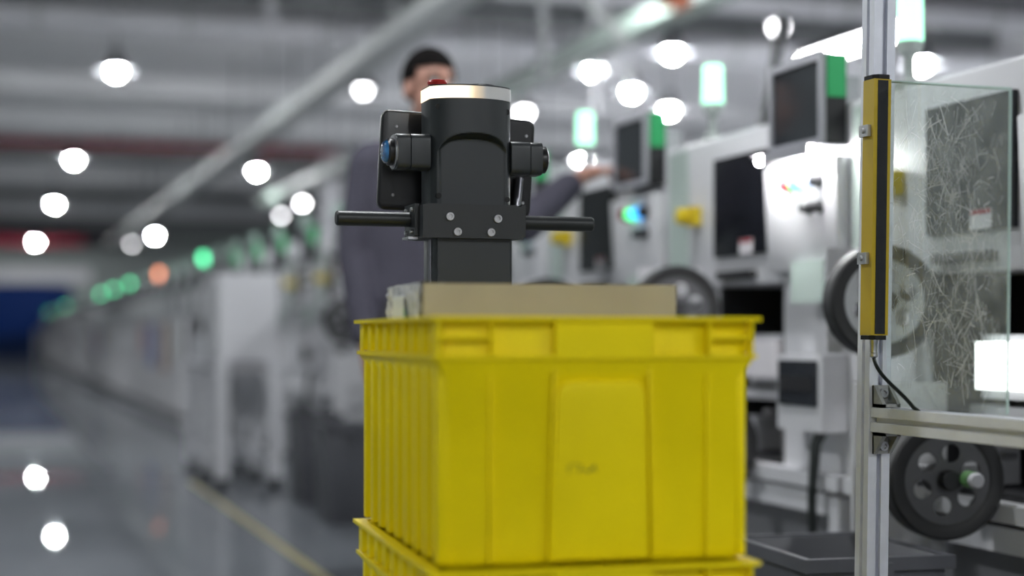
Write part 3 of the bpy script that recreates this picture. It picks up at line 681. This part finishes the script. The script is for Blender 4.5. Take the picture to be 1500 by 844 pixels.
ap = thing('acrylic_sheet', (PX+0.0305, PY-0.003, RT+0.0012))
zl = EYE+(HZ-118)/F*2.57-RT; zr = EYE+(HZ-132)/F*2.28-RT
MB().prism([(0.0, 0.0), (0.0, zl), (-0.325, zr), (-0.318, 0.0)], -0.002, 0.002, 'x').build('sheet', 'scratched_acrylic', ap, smooth=False)
MB().tube([(0.0, 0.0, zl), (0.0, -0.325, zr)], 0.0022, 6).build('top_edge', 'acrylic_edge', ap)
MB().tube([(0.0, -0.325, zr), (0.0, -0.318, 0.002)], 0.0018, 6).build('side_edge', 'acrylic_edge', ap)
sm_ = MB(); rs = random.Random(11)
for k in range(900):
    cl = rs.random()
    cy_ = -0.02-0.29*rs.random(); cz_ = 0.03+(zr-0.06)*rs.random()**0.8
    if cl < 0.45: cy_ = -0.17+rs.gauss(0, 0.06); cz_ = 0.30+rs.gauss(0, 0.09)
    elif cl < 0.65: cy_ = -0.20+rs.gauss(0, 0.05); cz_ = 0.10+rs.gauss(0, 0.05)
    a_ = rs.choice((1.35, 1.2, 0.9, 1.75, 2.0, 2.4, 0.4, 2.9))+rs.gauss(0, 0.22); ln_ = min(0.09, 0.008+rs.expovariate(1/0.016)); wd_ = rs.uniform(0.00012, 0.00032) if rs.random() < 0.93 else rs.uniform(0.0004, 0.0007)
    bend = rs.gauss(0, 0.35); P_ = []; y, z = cy_, cz_
    for q in range(5):
        P_.append((y, z)); y += math.cos(a_)*ln_/4; z += math.sin(a_)*ln_/4; a_ += bend/4
    if not all(-0.315 < y < -0.004 and 0.004 < z < zr+(zl-zr)*(1+y/0.325)-0.004 for y, z in P_): continue
    nx_, nz_ = -math.sin(a_)*wd_, math.cos(a_)*wd_
    L_ = [sm_.bm.verts.new((-0.0023, y+nx_, z+nz_)) for y, z in P_]; R_ = [sm_.bm.verts.new((-0.0023, y-nx_, z-nz_)) for y, z in P_]
    for q in range(4): sm_.bm.faces.new((L_[q], L_[q+1], R_[q+1], R_[q]))
so_ = sm_.build('scratches', 'scratch', ap, smooth=False); so_['kind'] = 'stuff'
tag(ap, 'scratched clear acrylic sheet standing on the cross rail', 'clear panel')

# ================================================================== machines of the row
def ordinal(n):
    ones = ['', 'first', 'second', 'third', 'fourth', 'fifth', 'sixth', 'seventh', 'eighth', 'ninth', 'tenth', 'eleventh', 'twelfth', 'thirteenth', 'fourteenth', 'fifteenth', 'sixteenth', 'seventeenth', 'eighteenth', 'nineteenth']
    tens = {2: ('twentieth', 'twenty'), 3: ('thirtieth', 'thirty'), 4: ('fortieth', 'forty'), 5: ('fiftieth', 'fifty')}
    if n < 20: return ones[n]
    return tens[n//10][0] if n % 10 == 0 else tens[n//10][1]+'-'+ones[n % 10]
PITCH = 1.06; MX = 1.90; MY = 3.95
def circle_curve_disc(holes, R, r0, th):
    cu = bpy.data.curves.new('disc', 'CURVE'); cu.dimensions = '2D'; cu.fill_mode = 'BOTH'; cu.extrude = th/2
    def add(cx, cy, r, n, sq=0.0):
        sp = cu.splines.new('POLY'); sp.points.add(n-1); sp.use_cyclic_u = True
        for k in range(n):
            a = 2*math.pi*k/n; sp.points[k].co = (cx+r*math.cos(a), cy+r*math.sin(a), 0, 1)
    add(0, 0, R, 48); add(0, 0, r0, 20)
    for cx, cy, r in holes: add(cx, cy, r, 20)
    ob = bpy.data.objects.new('disc', cu); COL.objects.link(ob)
    dg = bpy.context.evaluated_depsgraph_get(); me = bpy.data.meshes.new_from_object(ob.evaluated_get(dg))
    bpy.data.objects.remove(ob); bpy.data.curves.remove(cu); return me
RR = 0.117
disc_me = circle_curve_disc([(0.052*math.cos(math.radians(20+60*k)), 0.052*math.sin(math.radians(20+60*k)), 0.0185) for k in range(6)], RR*0.80, 0.012, 0.005)
def reel(parent, x, y, z, disc_mat, spindle):
    # wheel with its axle along the aisle, turned a little to the floor side
    r = bpy.data.objects.new('reel', bpy.data.meshes.new('reel')); bpy.data.objects.remove(r)
    rz = math.radians(-9)
    ty = MB().lathe([(RR*0.74, -0.026), (RR*0.80, -0.030), (RR*0.96, -0.030), (RR, -0.024), (RR, 0.024), (RR*0.96, 0.030), (RR*0.80, 0.030), (RR*0.74, 0.026), (RR*0.74, -0.026)], (0, 0, 0), (0, 1, 0), 48).build('reel', 'rubber', parent, loc=(x, y, z), rot=(0, 0, rz))
    me = disc_me.copy(); me.materials.clear(); me.materials.append(MATS[disc_mat])
    d = bpy.data.objects.new('reel_disc', me); COL.objects.link(d); d.parent = ty; d.rotation_euler = (math.pi/2, 0, 0); d.location = (0, -0.022, 0)
    MB().lathe([(0.0, -0.052), (0.018, -0.052), (0.020, -0.046), (0.020, -0.024), (0.030, -0.024), (0.030, 0.03), (0.012, 0.03), (0.012, 0.10), (0.0, 0.10)], (0, 0, 0), (0, 1, 0), 24).build('hub', 'machine_black', ty)
    if spindle:
        MB().lathe([(0.0, -0.10), (0.012, -0.10), (0.015, -0.095), (0.015, -0.086), (0.011, -0.084), (0.011, -0.052), (0.0, -0.052)], (0.028, 0, 0.004), (0, 1, 0), 18).build('spindle_end', 'machine_grey', ty)
        for q in range(3): MB().lathe([(0.012, -0.080+q*0.009), (0.0165, -0.078+q*0.009), (0.0165, -0.074+q*0.009), (0.012, -0.072+q*0.009)], (0.028, 0, 0.004), (0, 1, 0), 18).build('spindle_ring', 'spindle_green', ty)
    return ty

def make_machine(full, lit_panel=False, lit_box=False, lamp='lamp_green', btn2='btn_blue', spindle=False, disc='reel_disc'):
    t = thing('assembly_machine')
    # base frame: white square tube legs and rails, standing on the floor
    for x in (-0.02, 0.52):
        for y in (-0.57, 0.38):
            l_ = box('leg', 'machine_white', (x, x+0.05, y, y+0.05, 0.03, 0.42), t, 0.004)
            MB().lathe([(0.0, 0.0), (0.025, 0.0), (0.025, 0.008), (0.008, 0.012), (0.008, 0.03)], (x+0.025, y+0.025, 0.0), n=12).build('foot', 'rubber', l_)
    for z in (0.10, 0.375):
        for x in (-0.02, 0.52): box('frame_rail', 'machine_white', (x, x+0.05, -0.52, 0.38, z, z+0.05), t, 0.004)
    box('table_top', 'machine_white', (-0.03, 0.57, -0.58, 0.45, 0.435, 0.47), t, 0.004)
    box('lower_tank', 'machine_base', (0.04, 0.50, -0.50, 0.36, 0.05, 0.43), t, 0.006)
    # lower cabinet in two blocks beside the open dark bay
    box('lower_cabinet', 'machine_white', (0.02, 0.58, -0.594, -0.22, 0.47, 0.93), t, 0.005)
    box('lower_cabinet', 'machine_white', (0.02, 0.58, 0.16, 0.462, 0.47, 0.93), t, 0.005)
    bay = box('dark_bay', 'machine_black', (0.22, 0.58, -0.22, 0.16, 0.47, 0.93), t)
    box('bay_liner', 'machine_black', (0.021, 0.22, 0.150, 0.159, 0.485, 0.929), bay)
    box('bay_liner', 'machine_black', (0.021, 0.22, -0.219, -0.210, 0.485, 0.929), bay)
    box('bay_floor', 'machine_black', (0.02, 0.22, -0.22, 0.16, 0.47, 0.485), bay)
    if full:
        box('white_block', 'block_glow' if lit_box else 'tag_white', (0.0, 0.03, -0.21, -0.03, 0.69, 0.785), bay, 0.004)  # plain white block; with lit_box its strong lighting is painted as a glow
        box('block_frame', 'machine_grey', (0.031, 0.05, -0.215, -0.005, 0.67, 0.80), bay, 0.004)
        box('feeder_block', 'tag_white', (0.06, 0.12, -0.17, -0.13, 0.49, 0.64), bay, 0.004)
        box('feeder_block', 'machine_grey', (0.04, 0.16, -0.19, 0.05, 0.630, 0.655), bay, 0.004)
        box('feeder_block', 'machine_grey', (0.06, 0.14, 0.02, 0.10, 0.49, 0.58), bay, 0.004)
        box('feeder_block', 'tag_white', (0.10, 0.13, -0.155, -0.125, 0.83, 0.88), bay, 0.003)
        MB().lathe([(0.0, 0.0), (0.008, 0.0), (0.008, -0.03), (0.0, -0.03)], (0.06, -0.09, 0.60), (1, 0, 0), 14).build('steel_knob', 'steel', bay)
    # upper cabinet: upright face with a roof sloping up to the back
    MB().prism([(0.0, 0.93), (0.0, 1.335), (0.10, 1.365), (0.60, 1.40), (0.60, 0.93)], -0.594, 0.462, 'y').build('upper_cabinet', 'machine_white', t, 0.008, 2)
    box('pale_panel', 'machine_green', (-0.006, 0.0, 0.325, 0.452, 0.96, 1.32), t, 0.003)
    wd = box('window', 'window_glass', (-0.012, -0.001, -0.175, 0.134, 1.008, 1.274), t, 0.006, 2)
    if full:
        tg = box('warning_tag', 'tag_white', (-0.014, -0.0122, -0.105, -0.03, 1.01, 1.05), wd)
        box('red_print', 'btn_red', (-0.0146, -0.0138, -0.102, -0.033, 1.04, 1.049), tg)
        MB().prism(rrect(-0.11, 0.10, 0.945, 0.968, 0.008, 4), -0.022, -0.002, 'x').build('handle', 'machine_black', t, 0.002)
        es = box('emergency_stop', 'estop_yellow', (-0.030, -0.001, 0.238, 0.292, 1.104, 1.156), t, 0.006)
        MB().lathe([(0.0, 0.0), (0.014, 0.0), (0.014, 0.012), (0.023, 0.016), (0.023, 0.026), (0.018, 0.032), (0.0, 0.033)], (-0.030, 0.265, 1.13), (-1, 0, 0), 20).build('push_button', 'estop_yellow' if not lit_box else 'machine_grey', es)
    # tilted operator monitor on an arm
    mo = box('monitor', 'machine_black', (-0.055, 0.0, -0.570, -0.305, 1.242, 1.452), t, 0.006, 2)
    fr = MB()
    fr.box(-0.066, -0.0552, -0.572, -0.303, 1.240, 1.257); fr.box(-0.066, -0.0552, -0.572, -0.303, 1.437, 1.454)
    fr.box(-0.066, -0.0552, -0.572, -0.553, 1.257, 1.437); fr.box(-0.066, -0.0552, -0.319, -0.303, 1.257, 1.437)
    fr.build('bezel', 'bezel', mo)
    box('screen', 'screen', (-0.0600, -0.0552, -0.553, -0.319, 1.257, 1.437), mo)
    if full:
        box('green_lit_edge', 'green_spill', (-0.052, -0.004, -0.5745, -0.5702, 1.35, 1.450), mo, 0.001)  # signal tower's green light on the housing side, painted as a faintly glowing strip
        box('monitor_arm', 'machine_grey', (0.0, 0.10, -0.455, -0.415, 1.345, 1.42), mo, 0.004)
    # operator panel with lit buttons
    cp = MB().prism([(0.0, 0.955), (-0.030, 0.955), (-0.042, 1.215), (0.0, 1.215)], -0.588, -0.228, 'y').build('control_panel', 'machine_white', t, 0.003)
    def btn(y, z, m_, r=0.0135):
        x = -0.030-(z-0.955)/0.26*0.012
        q = MB().lathe([(0.0, 0.0), (r*1.25, 0.0), (r*1.25, 0.006), (r, 0.008), (r, 0.022), (r*0.8, 0.026), (0.0, 0.026)], (x, y, z), (-1, 0, 0), 16).build('button', m_, cp); return q
    if full:
        for y, m_ in ((-0.368, 'btn_red'), (-0.418, 'btn_green'), (-0.468, btn2), (-0.516, 'btn_black')): btn(y, 1.162, m_, 0.016)
        for y, m_ in ((-0.462, 'btn_black'), (-0.514, 'btn_black')): btn(y, 1.10, m_, 0.013)
        box('card_holder', 'machine_green', (-0.045, -0.03, -0.54, -0.38, 0.875, 0.975), cp, 0.003)
        if lit_panel:
            lb_ = MB().tube([(-0.085, -0.290, 1.226), (-0.085, -0.57, 1.226)], 0.008, 12).build('task_light', 'task_led', t)
            box('task_light_shade', 'bezel', (-0.105, -0.0, -0.575, -0.285, 1.2355, 1.2395), lb_)
            box('task_light_lip', 'bezel', (-0.105, -0.101, -0.575, -0.345, 1.213, 1.2355), lb_)
    # signal tower
    tw_ = MB().lathe([(0.0, 0.0), (0.034, 0.0), (0.034, 0.012), (0.012, 0.02), (0.012, 0.07), (0.028, 0.082), (0.030, 0.105), (0.0, 0.105)], (0.10, 0.38, 1.360), n=20).build('signal_tower', 'lamp_base', t)
    MB().lathe([(0.0, 0.105), (0.0305, 0.105), (0.0290, 0.212), (0.024, 0.218), (0.0, 0.219)], (0.10, 0.38, 1.360), n=20).build('lens', lamp, tw_)
    if full:
        reel(t, -0.135, 0.11, 0.868, disc, False)
        reel(t, -0.135, -0.12, 0.520, 'reel_disc', spindle)
        box('reel_guard', 'machine_white', (-0.20, 0.02, 0.105, 0.117, 0.30, 0.70), t, 0.004)
        box('reel_guard', 'machine_white', (-0.19, 0.0, 0.235, 0.245, 0.76, 0.985), t, 0.004)
        for y, z in ((0.11, 0.868), (-0.12, 0.520)): MB().box(-0.155, 0.03, y+0.06, y+0.085, z-0.02, z+0.02).build('reel_arm', 'machine_grey', t, 0.003)
        eb_ = box('electrical_box', 'machine_white', (-0.050, 0.019, -0.544, -0.320, 0.570, 0.750), t, 0.006)
        box('breaker_cover', 'screen', (-0.056, -0.0502, -0.525, -0.335, 0.630, 0.738), eb_, 0.003)
        box('breaker_row', 'machine_black', (-0.0585, -0.0562, -0.51, -0.35, 0.665, 0.700), eb_)
        MB().tube([(-0.030, -0.505, 0.571), (-0.045, -0.505, 0.54), (-0.055, -0.506, 0.42), (-0.052, -0.505, 0.24), (-0.045, -0.50, 0.05)], [0.016, 0.013, 0.011, 0.011, 0.011], 10).build('power_cable', 'cable', t)
    return t
mA = make_machine(True, False, True, btn2='btn_pale', spindle=True, disc='reel_disc_pale')
mA.location = (MX, MY-PITCH, 0); tag(mA, 'white reel-fed machine behind the scratched acrylic sheet at far right', 'machine', 'machines of the row')
mB = make_machine(True, True, False, btn2='btn_pale', disc='reel_disc')
mB.location = (MX, MY, 0); tag(mB, 'white reel-fed machine with glaring lit button panel right of the yellow crate', 'machine', 'machines of the row')
mC = make_machine(True, False, False, btn2='btn_blue', disc='reel_disc')
mC.location = (MX, MY+PITCH, 0); tag(mC, 'white machine with glowing green and blue buttons beside the robot handle', 'machine', 'machines of the row')
names = ['fourth', 'fifth', 'sixth', 'seventh', 'eighth', 'ninth', 'tenth', 'eleventh']
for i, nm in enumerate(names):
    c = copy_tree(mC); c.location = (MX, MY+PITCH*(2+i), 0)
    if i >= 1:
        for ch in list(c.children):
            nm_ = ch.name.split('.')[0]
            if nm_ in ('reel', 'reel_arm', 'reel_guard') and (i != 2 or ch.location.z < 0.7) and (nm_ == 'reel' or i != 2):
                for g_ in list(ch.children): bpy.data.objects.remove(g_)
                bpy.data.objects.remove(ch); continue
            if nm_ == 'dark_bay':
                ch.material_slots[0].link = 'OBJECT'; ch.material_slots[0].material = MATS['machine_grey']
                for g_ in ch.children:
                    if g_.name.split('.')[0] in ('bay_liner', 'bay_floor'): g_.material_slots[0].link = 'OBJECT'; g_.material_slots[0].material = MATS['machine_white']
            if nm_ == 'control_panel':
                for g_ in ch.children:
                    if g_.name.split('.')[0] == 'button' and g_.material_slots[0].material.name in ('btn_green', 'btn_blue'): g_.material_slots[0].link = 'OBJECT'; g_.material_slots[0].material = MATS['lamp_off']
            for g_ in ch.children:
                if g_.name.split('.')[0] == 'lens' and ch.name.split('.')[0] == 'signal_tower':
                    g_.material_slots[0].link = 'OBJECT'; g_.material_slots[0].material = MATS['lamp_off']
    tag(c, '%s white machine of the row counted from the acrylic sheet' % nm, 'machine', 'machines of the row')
simple = {}
for nm, lm in (('off', 'lamp_off'), ('green', 'lamp_green_far'), ('orange', 'lamp_orange_far')):
    simple[nm] = make_machine(False, lamp=lm)
used = set(); far = []
for st_ in simple.values():
    for y in (-0.52, -0.05, 0.40): box('guard_post', 'machine_white', (-0.33, -0.29, y, y+0.04, 0.0, 0.92), st_, 0.004)
    box('guard_rail', 'machine_white', (-0.33, -0.29, -0.52, 0.44, 0.92, 0.96), st_, 0.004)
    box('guard_rail', 'machine_base', (-0.33, 0.0, -0.52, 0.44, 0.06, 0.12), st_, 0.004)
for n in range(10, 50):
    st = 'green' if n in (11, 19, 22, 25, 38, 49) else ('orange' if n == 15 else 'off')
    o = simple[st] if st not in used else copy_tree(simple[st]); used.add(st)
    o.location = (MX, MY+PITCH*n, 0); far.append((n, o))
    tag(o, 'far white machine, %s of the row from the acrylic sheet, %s' % (ordinal(n+2), {'green': 'green signal lamp lit', 'orange': 'orange signal lamp lit', 'off': 'signal lamp unlit'}[st]), 'machine', 'machines of the row')
for n, o in far:
    box('guard_pane', ('machine_white', 'pane_rose', 'tray_grey', 'machine_white', 'pane_blue', 'machine_grey', 'duct_white', 'pane_tan')[(n*5) % 8], (-0.325, -0.295, -0.45+0.2*random.random(), 0.2+0.2*random.random(), 0.45+0.2*random.random(), 0.90), o)

# ---- bins on the floor before the machines
def make_bin(wx, wy, h):
    t = thing('waste_bin')
    m = MB(); bm = m.bm; rows_ = []
    for s_, z in ((0.84, 0.0), (1.0, h), (0.965, h), (0.82, 0.012)):
        rows_.append([bm.verts.new((x*wx*s_/2, y*wy*s_/2, z)) for x, y in ((-1,-1), (1,-1), (1,1), (-1,1))])
    fs = []
    for A, B in zip(rows_, rows_[1:]):
        for k in range(4): fs.append(bm.faces.new((A[k], A[(k+1) % 4], B[(k+1) % 4], B[k])))
    fs.append(bm.faces.new(rows_[0])); fs.append(bm.faces.new(rows_[-1])); bmesh.ops.recalc_face_normals(bm, faces=fs)
    m.build('bin_body', 'bin_grey', t, 0.006, 2)
    m = MB(); e_ = 0.012
    m.box(-wx/2-e_, wx/2+e_, -wy/2-e_, -wy/2+0.004, h-0.02, h+0.004); m.box(-wx/2-e_, wx/2+e_, wy/2-0.004, wy/2+e_, h-0.02, h+0.004)
    m.box(-wx/2-e_, -wx/2+0.004, -wy/2+0.004, wy/2-0.004, h-0.02, h+0.004); m.box(wx/2-0.004, wx/2+e_, -wy/2+0.004, wy/2-0.004, h-0.02, h+0.004)
    m.build('rim', 'bin_grey', t, 0.003)
    MB().box(-0.02, 0.02, -wy/2-e_-0.01, -wy/2-e_, h-0.05, h-0.005).build('lug', 'bin_grey', t, 0.003)
    return t
bn = make_bin(0.27, 0.35, 0.395); p = at(1235, 800, 3.06); bn.location = (p.x+0.02, p.y+0.06, 0); bn.rotation_euler = (0, 0, math.radians(-4))
tag(bn, 'open dark grey plastic bin on the floor below the aluminium post', 'bin', 'grey bins')
p = at(465, 740, 7.75); b2 = make_bin(0.21, 0.30, 0.42); b2.location = (p.x, p.y+0.1, 0); tag(b2, 'dark grey bin standing by the machines, farther of the two left of the crate', 'bin', 'grey bins')
p = at(512, 770, 6.9); b3 = make_bin(0.21, 0.30, 0.42); b3.location = (p.x, p.y+0.1, 0); tag(b3, 'dark grey bin at the left edge of the yellow crate', 'bin', 'grey bins')

# ---- white rack with enclosed top in the middle distance
wr = thing('work_rack', (1.14, 8.55, 0))
for x in (0.0, 0.28):
    for y in (0.0, 0.62, 1.24):
        l_ = box('leg', 'duct_white', (x-0.01, x+0.06, y-0.01, y+0.06, 0.05, 0.66), wr, 0.004)
        MB().lathe([(0.0, 0.0), (0.025, 0.0), (0.03, 0.01), (0.03, 0.03), (0.012, 0.05)], (x+0.025, y+0.025, 0), n=12).build('caster', 'rubber', l_)
for x in (0.0, 0.28): box('rail', 'duct_white', (x, x+0.05, 0.05, 1.24, 0.12, 0.165), wr, 0.004)
box('shelf', 'machine_grey', (0.0, 0.33, 0.0, 1.29, 0.60, 0.64), wr, 0.004)
box('cabinet_top', 'duct_white', (0.02, 0.32, 0.02, 0.60, 0.66, 1.12), wr, 0.006)
box('door', 'machine_white', (0.005, 0.02, 0.04, 0.58, 0.68, 1.10), wr, 0.004)
box('tray', 'duct_white', (0.02, 0.32, 0.70, 1.27, 0.64, 0.80), wr, 0.006)
tag(wr, 'white rack with open lower frame standing left of the grey bins', 'rack')

# ---- dark hose hanging over the machines and an orange hoist on the deck
hz_ = MB().tube([at(1146, 20, 7.0), at(1140, 60, 7.0), at(1128, 140, 6.9), at(1106, 240, 6.8), at(1100, 300, 6.7)], 0.022, 10).build('hanging_hose', 'cable')
tag(hz_, 'dark hose hanging in front of the white duct beside the tilted monitor', 'hose')
ho = thing('hoist', at(988, 0, 11.0))
box('hoist_body', 'orange', (-0.09, 0.09, -0.08, 0.08, -0.04, 0.14), ho, 0.03, 3)
MB().tube([(0, 0, -0.04), (0, 0, -0.09)], 0.015, 10).build('hook', 'orange', ho)
MB().tube([(0, 0, 0.14), (0, 0, HC-at(988, 0, 11.0).z-0.02)], 0.02, 8).build('hanger_rod', 'beam_grey', ho)
tag(ho, 'small orange hoist hanging at the top edge above the tray', 'hoist')
# white drop pipes between ceiling and machines
def drop(px0, py0, px1, py1, z, r, label, m_='duct_white'):
    a, b = at(px0, py0, z), at(px1, py1, z); b.x, b.y = b.x, b.y
    t = thing('drop_pipe', a)
    MB().tube([(0, 0, HC-a.z-0.03), (0, 0, 0), (b-a)*0.9, b-a], r, 12).build('pipe', m_, t)
    MB().tube([(0, 0, 0.02), (0, 0, -0.04)], r*1.3, 12).build('collar', 'tray_grey', t)
    return tag(t, label, 'pipe')
drop(795, -40, 795, 118, 9.0, 0.024, 'grey-white hanger pipe right of the robot head under the deck', 'beam_grey')
drop(855, -10, 915, 62, 11.0, 0.035, 'pale slanted brace pipe meeting the grey-green tray', 'tray_grey')
drop(890, 60, 925, 130, 16.0, 0.035, 'short pale slanted pipe below the grey-green tray')
drop(872, 105, 868, 166, 16.6, 0.04, 'white drop pipe above the left green signal lamp')
drop(395, -10, 395, 60, 17.5, 0.05, 'white drop pipe at the top left of the robot')

# ================================================================== person
def evaluated(ob):
    dg = bpy.context.evaluated_depsgraph_get(); dg.update(); me = bpy.data.meshes.new_from_object(ob.evaluated_get(dg))
    bpy.data.objects.remove(ob); return me
def skin_object(chains, balls, voxel):
    # chains: lists of (x, y, z, radius); each becomes overlapping tapered tubes, fused by a voxel remesh into one surface
    m = MB()
    for ch in chains:
        for (a, b) in zip(ch, ch[1:]):
            pa, pb = Vector(a[:3]), Vector(b[:3])
            m.tube([pa, pb], [a[3], b[3]], 14)
        for q in ch: bmesh.ops.create_icosphere(m.bm, subdivisions=2, radius=q[3], matrix=Matrix.Translation(q[:3]))
    for c, s_ in balls: bmesh.ops.create_icosphere(m.bm, subdivisions=3, radius=1.0, matrix=Matrix.Translation(c) @ Matrix.Diagonal((*s_, 1)))
    me = bpy.data.meshes.new('tmp'); m.bm.to_mesh(me); m.bm.free()
    ob = bpy.data.objects.new('tmp', me); COL.objects.link(ob)
    r = ob.modifiers.new('r', 'REMESH'); r.mode = 'VOXEL'; r.voxel_size = voxel
    s2 = ob.modifiers.new('s', 'SMOOTH'); s2.factor = 0.5; s2.iterations = 3
    return evaluated(ob)
pp = atX(625, 490, 1.27)
pe = thing('person', (pp.x, pp.y, 0), math.radians(12))
hd = Vector((0.0, -0.03, 1.535))
body_ch = [[(0, 0, 0.92, 0.12), (0, 0.0, 1.08, 0.11), (0, 0, 1.24, 0.12), (0, 0.01, 1.35, 0.07), (0, 0.0, 1.44, 0.052), (0, -0.02, 1.50, 0.05)],
           [(-0.10, 0.01, 1.31, 0.055), (-0.172, 0.012, 1.30, 0.046), (-0.220, 0.03, 1.05, 0.040), (-0.216, -0.03, 0.80, 0.028), (-0.214, -0.04, 0.76, 0.026)],
           [(0.10, 0.01, 1.33, 0.06), (0.185, 0.0, 1.305, 0.046), (0.30, -0.06, 1.14, 0.040), (0.455, -0.10, 1.27, 0.028), (0.49, -0.11, 1.295, 0.026)],
           [(-0.09, 0, 0.90, 0.085), (-0.10, -0.01, 0.50, 0.058), (-0.105, 0.01, 0.09, 0.038), (-0.105, -0.10, 0.03, 0.026)],
           [(0.09, 0, 0.90, 0.085), (0.10, -0.01, 0.50, 0.058), (0.11, 0.01, 0.09, 0.038), (0.11, -0.10, 0.03, 0.026)]]
def hand(w_, dirv, side, nrm):
    d = Vector(dirv).normalized(); s_ = Vector(side).normalized(); w_ = Vector(w_); n_ = Vector(nrm)
    ch = [[(*w_, 0.024), (*(w_+d*0.05), 0.022)]]
    for k, (off, ln_) in enumerate(((-0.030, 0.062), (-0.010, 0.074), (0.010, 0.070), (0.029, 0.054))):
        k0 = w_+d*0.03+s_*off*0.7; k1 = w_+d*0.085+s_*off; k2 = k1+(d*0.8+n_*0.5).normalized()*ln_*0.55; k3 = k2+(d*0.4+n_*0.9).normalized()*ln_*0.45
        ch.append([(*k0, 0.012), (*k1, 0.0095), (*k2, 0.0085), (*k3, 0.0075)])
    t0 = w_+d*0.015-s_*0.02; t1 = t0+(d*0.6-s_*0.7).normalized()*0.04; t2 = t1+(d*0.9-s_*0.15+n_*0.2).normalized()*0.034
    ch.append([(*t0, 0.013), (*t1, 0.0105), (*t2, 0.009)])
    return ch
body_ch += hand((-0.214, -0.04, 0.76), (0.02, -0.15, -1), (0, 1, 0), (0.6, -0.3, 0)) + hand((0.49, -0.11, 1.295), (0.9, -0.05, 0.25), (0, 1, 0), (0.1, 0, -1))
balls = [(hd+Vector((0, 0.012, 0.035)), (0.073, 0.090, 0.085)), (hd+Vector((0, -0.018, -0.035)), (0.058, 0.066, 0.075)), (hd+Vector((0, -0.045, -0.082)), (0.032, 0.030, 0.022)),
         (hd+Vector((0, -0.093, -0.012)), (0.011, 0.017, 0.016)), (hd+Vector((0, -0.084, 0.010)), (0.008, 0.012, 0.024)), (hd+Vector((-0.076, 0.012, -0.005)), (0.010, 0.018, 0.030)), (hd+Vector((0.076, 0.012, -0.005)), (0.010, 0.018, 0.030)),
         (hd+Vector((0, -0.066, 0.036)), (0.048, 0.022, 0.012)), (hd+Vector((0, -0.078, -0.048)), (0.024, 0.012, 0.010))]
me = skin_object(body_ch, balls, 0.006); me.materials.append(MATS['skin']); me.shade_smooth()
ob = bpy.data.objects.new('body', me); COL.objects.link(ob); ob.parent = pe
# hair: a cap a little larger than the skull, cut away at the face and nape
m = MB(); bmesh.ops.create_icosphere(m.bm, subdivisions=4, radius=1.0, matrix=Matrix.Translation(hd+Vector((0, 0.016, 0.038))) @ Matrix.Diagonal((0.081, 0.097, 0.096, 1)))
cut = [f for f in m.bm.faces if (lambda c: (c.y < hd.y-0.030 and c.z < hd.z+0.062+c.x*0.0) or c.z < hd.z-0.030 or (c.y < hd.y+0.030 and c.z < hd.z+0.030))(f.calc_center_median())]
bmesh.ops.delete(m.bm, geom=cut, context='FACES'); bmesh.ops.solidify(m.bm, geom=m.bm.faces, thickness=0.010)
m.build('hair', 'hair', pe)
for sx in (-1, 1):
    e_ = MB().lathe([(0.0, -0.004), (0.008, -0.003), (0.011, 0.0), (0.008, 0.005), (0.0, 0.006)], hd+Vector((sx*0.029, -0.078, 0.012)), (0, -1, 0), 16).build('eye', 'eye_white', pe)
    MB().lathe([(0.0, 0.0), (0.005, 0.0), (0.004, 0.002), (0.0, 0.0025)], hd+Vector((sx*0.029, -0.084, 0.010)), (0, -1, 0), 12).build('iris', 'hair', e_)
    MB().tube([hd+Vector((sx*0.014, -0.086, 0.036)), hd+Vector((sx*0.030, -0.086, 0.040)), hd+Vector((sx*0.046, -0.074, 0.034))], 0.004, 6).build('eyebrow', 'hair', pe)
MB().tube([hd+Vector((-0.022, -0.086, -0.050)), hd+Vector((0, -0.091, -0.048)), hd+Vector((0.022, -0.086, -0.050))], [0.002, 0.005, 0.002], 8).build('mouth', 'lip', pe)
jk = [[(0, 0, 0.86, 0.150), (0, 0.0, 1.08, 0.135), (0, 0.0, 1.24, 0.135), (0, 0.01, 1.355, 0.085), (0, 0.0, 1.415, 0.066)],
      [(-0.09, 0.0, 0.90, 0.11), (-0.10, 0, 1.20, 0.105), (-0.11, 0.01, 1.31, 0.075), (-0.178, 0.012, 1.31, 0.068), (-0.222, 0.03, 1.05, 0.056), (-0.218, -0.03, 0.80, 0.044)],
      [(0.09, 0.0, 0.90, 0.11), (0.10, 0, 1.20, 0.105), (0.11, 0.01, 1.31, 0.075), (0.19, 0.0, 1.31, 0.072), (0.305, -0.06, 1.14, 0.062), (0.445, -0.10, 1.262, 0.046)]]
me = skin_object(jk, [], 0.010); me.materials.append(MATS['uniform']); me.shade_smooth()
ob = bpy.data.objects.new('jacket', me); COL.objects.link(ob); ob.parent = pe
tr_ = [[(0, 0, 0.92, 0.125), (-0.08, 0, 0.86, 0.115), (-0.10, -0.01, 0.50, 0.085), (-0.105, 0.01, 0.10, 0.072)], [(0, 0, 0.92, 0.125), (0.08, 0, 0.86, 0.115), (0.10, -0.01, 0.50, 0.085), (0.11, 0.01, 0.10, 0.072)]]
me = skin_object(tr_, [], 0.012); me.materials.append(MATS['trousers']); me.shade_smooth()
ob = bpy.data.objects.new('trousers', me); COL.objects.link(ob); ob.parent = pe
for sx in (-0.105, 0.11):
    m = MB(); m.prism([(sx-0.042, 0.07), (sx-0.048, -0.06), (sx-0.04, -0.16), (sx, -0.185), (sx+0.04, -0.16), (sx+0.048, -0.06), (sx+0.042, 0.07)], 0.0, 0.075, 'z').build('shoe', 'rubber', pe, 0.02, 3)
tag(pe, 'person with short black hair in a dark grey uniform reaching toward a machine', 'person')
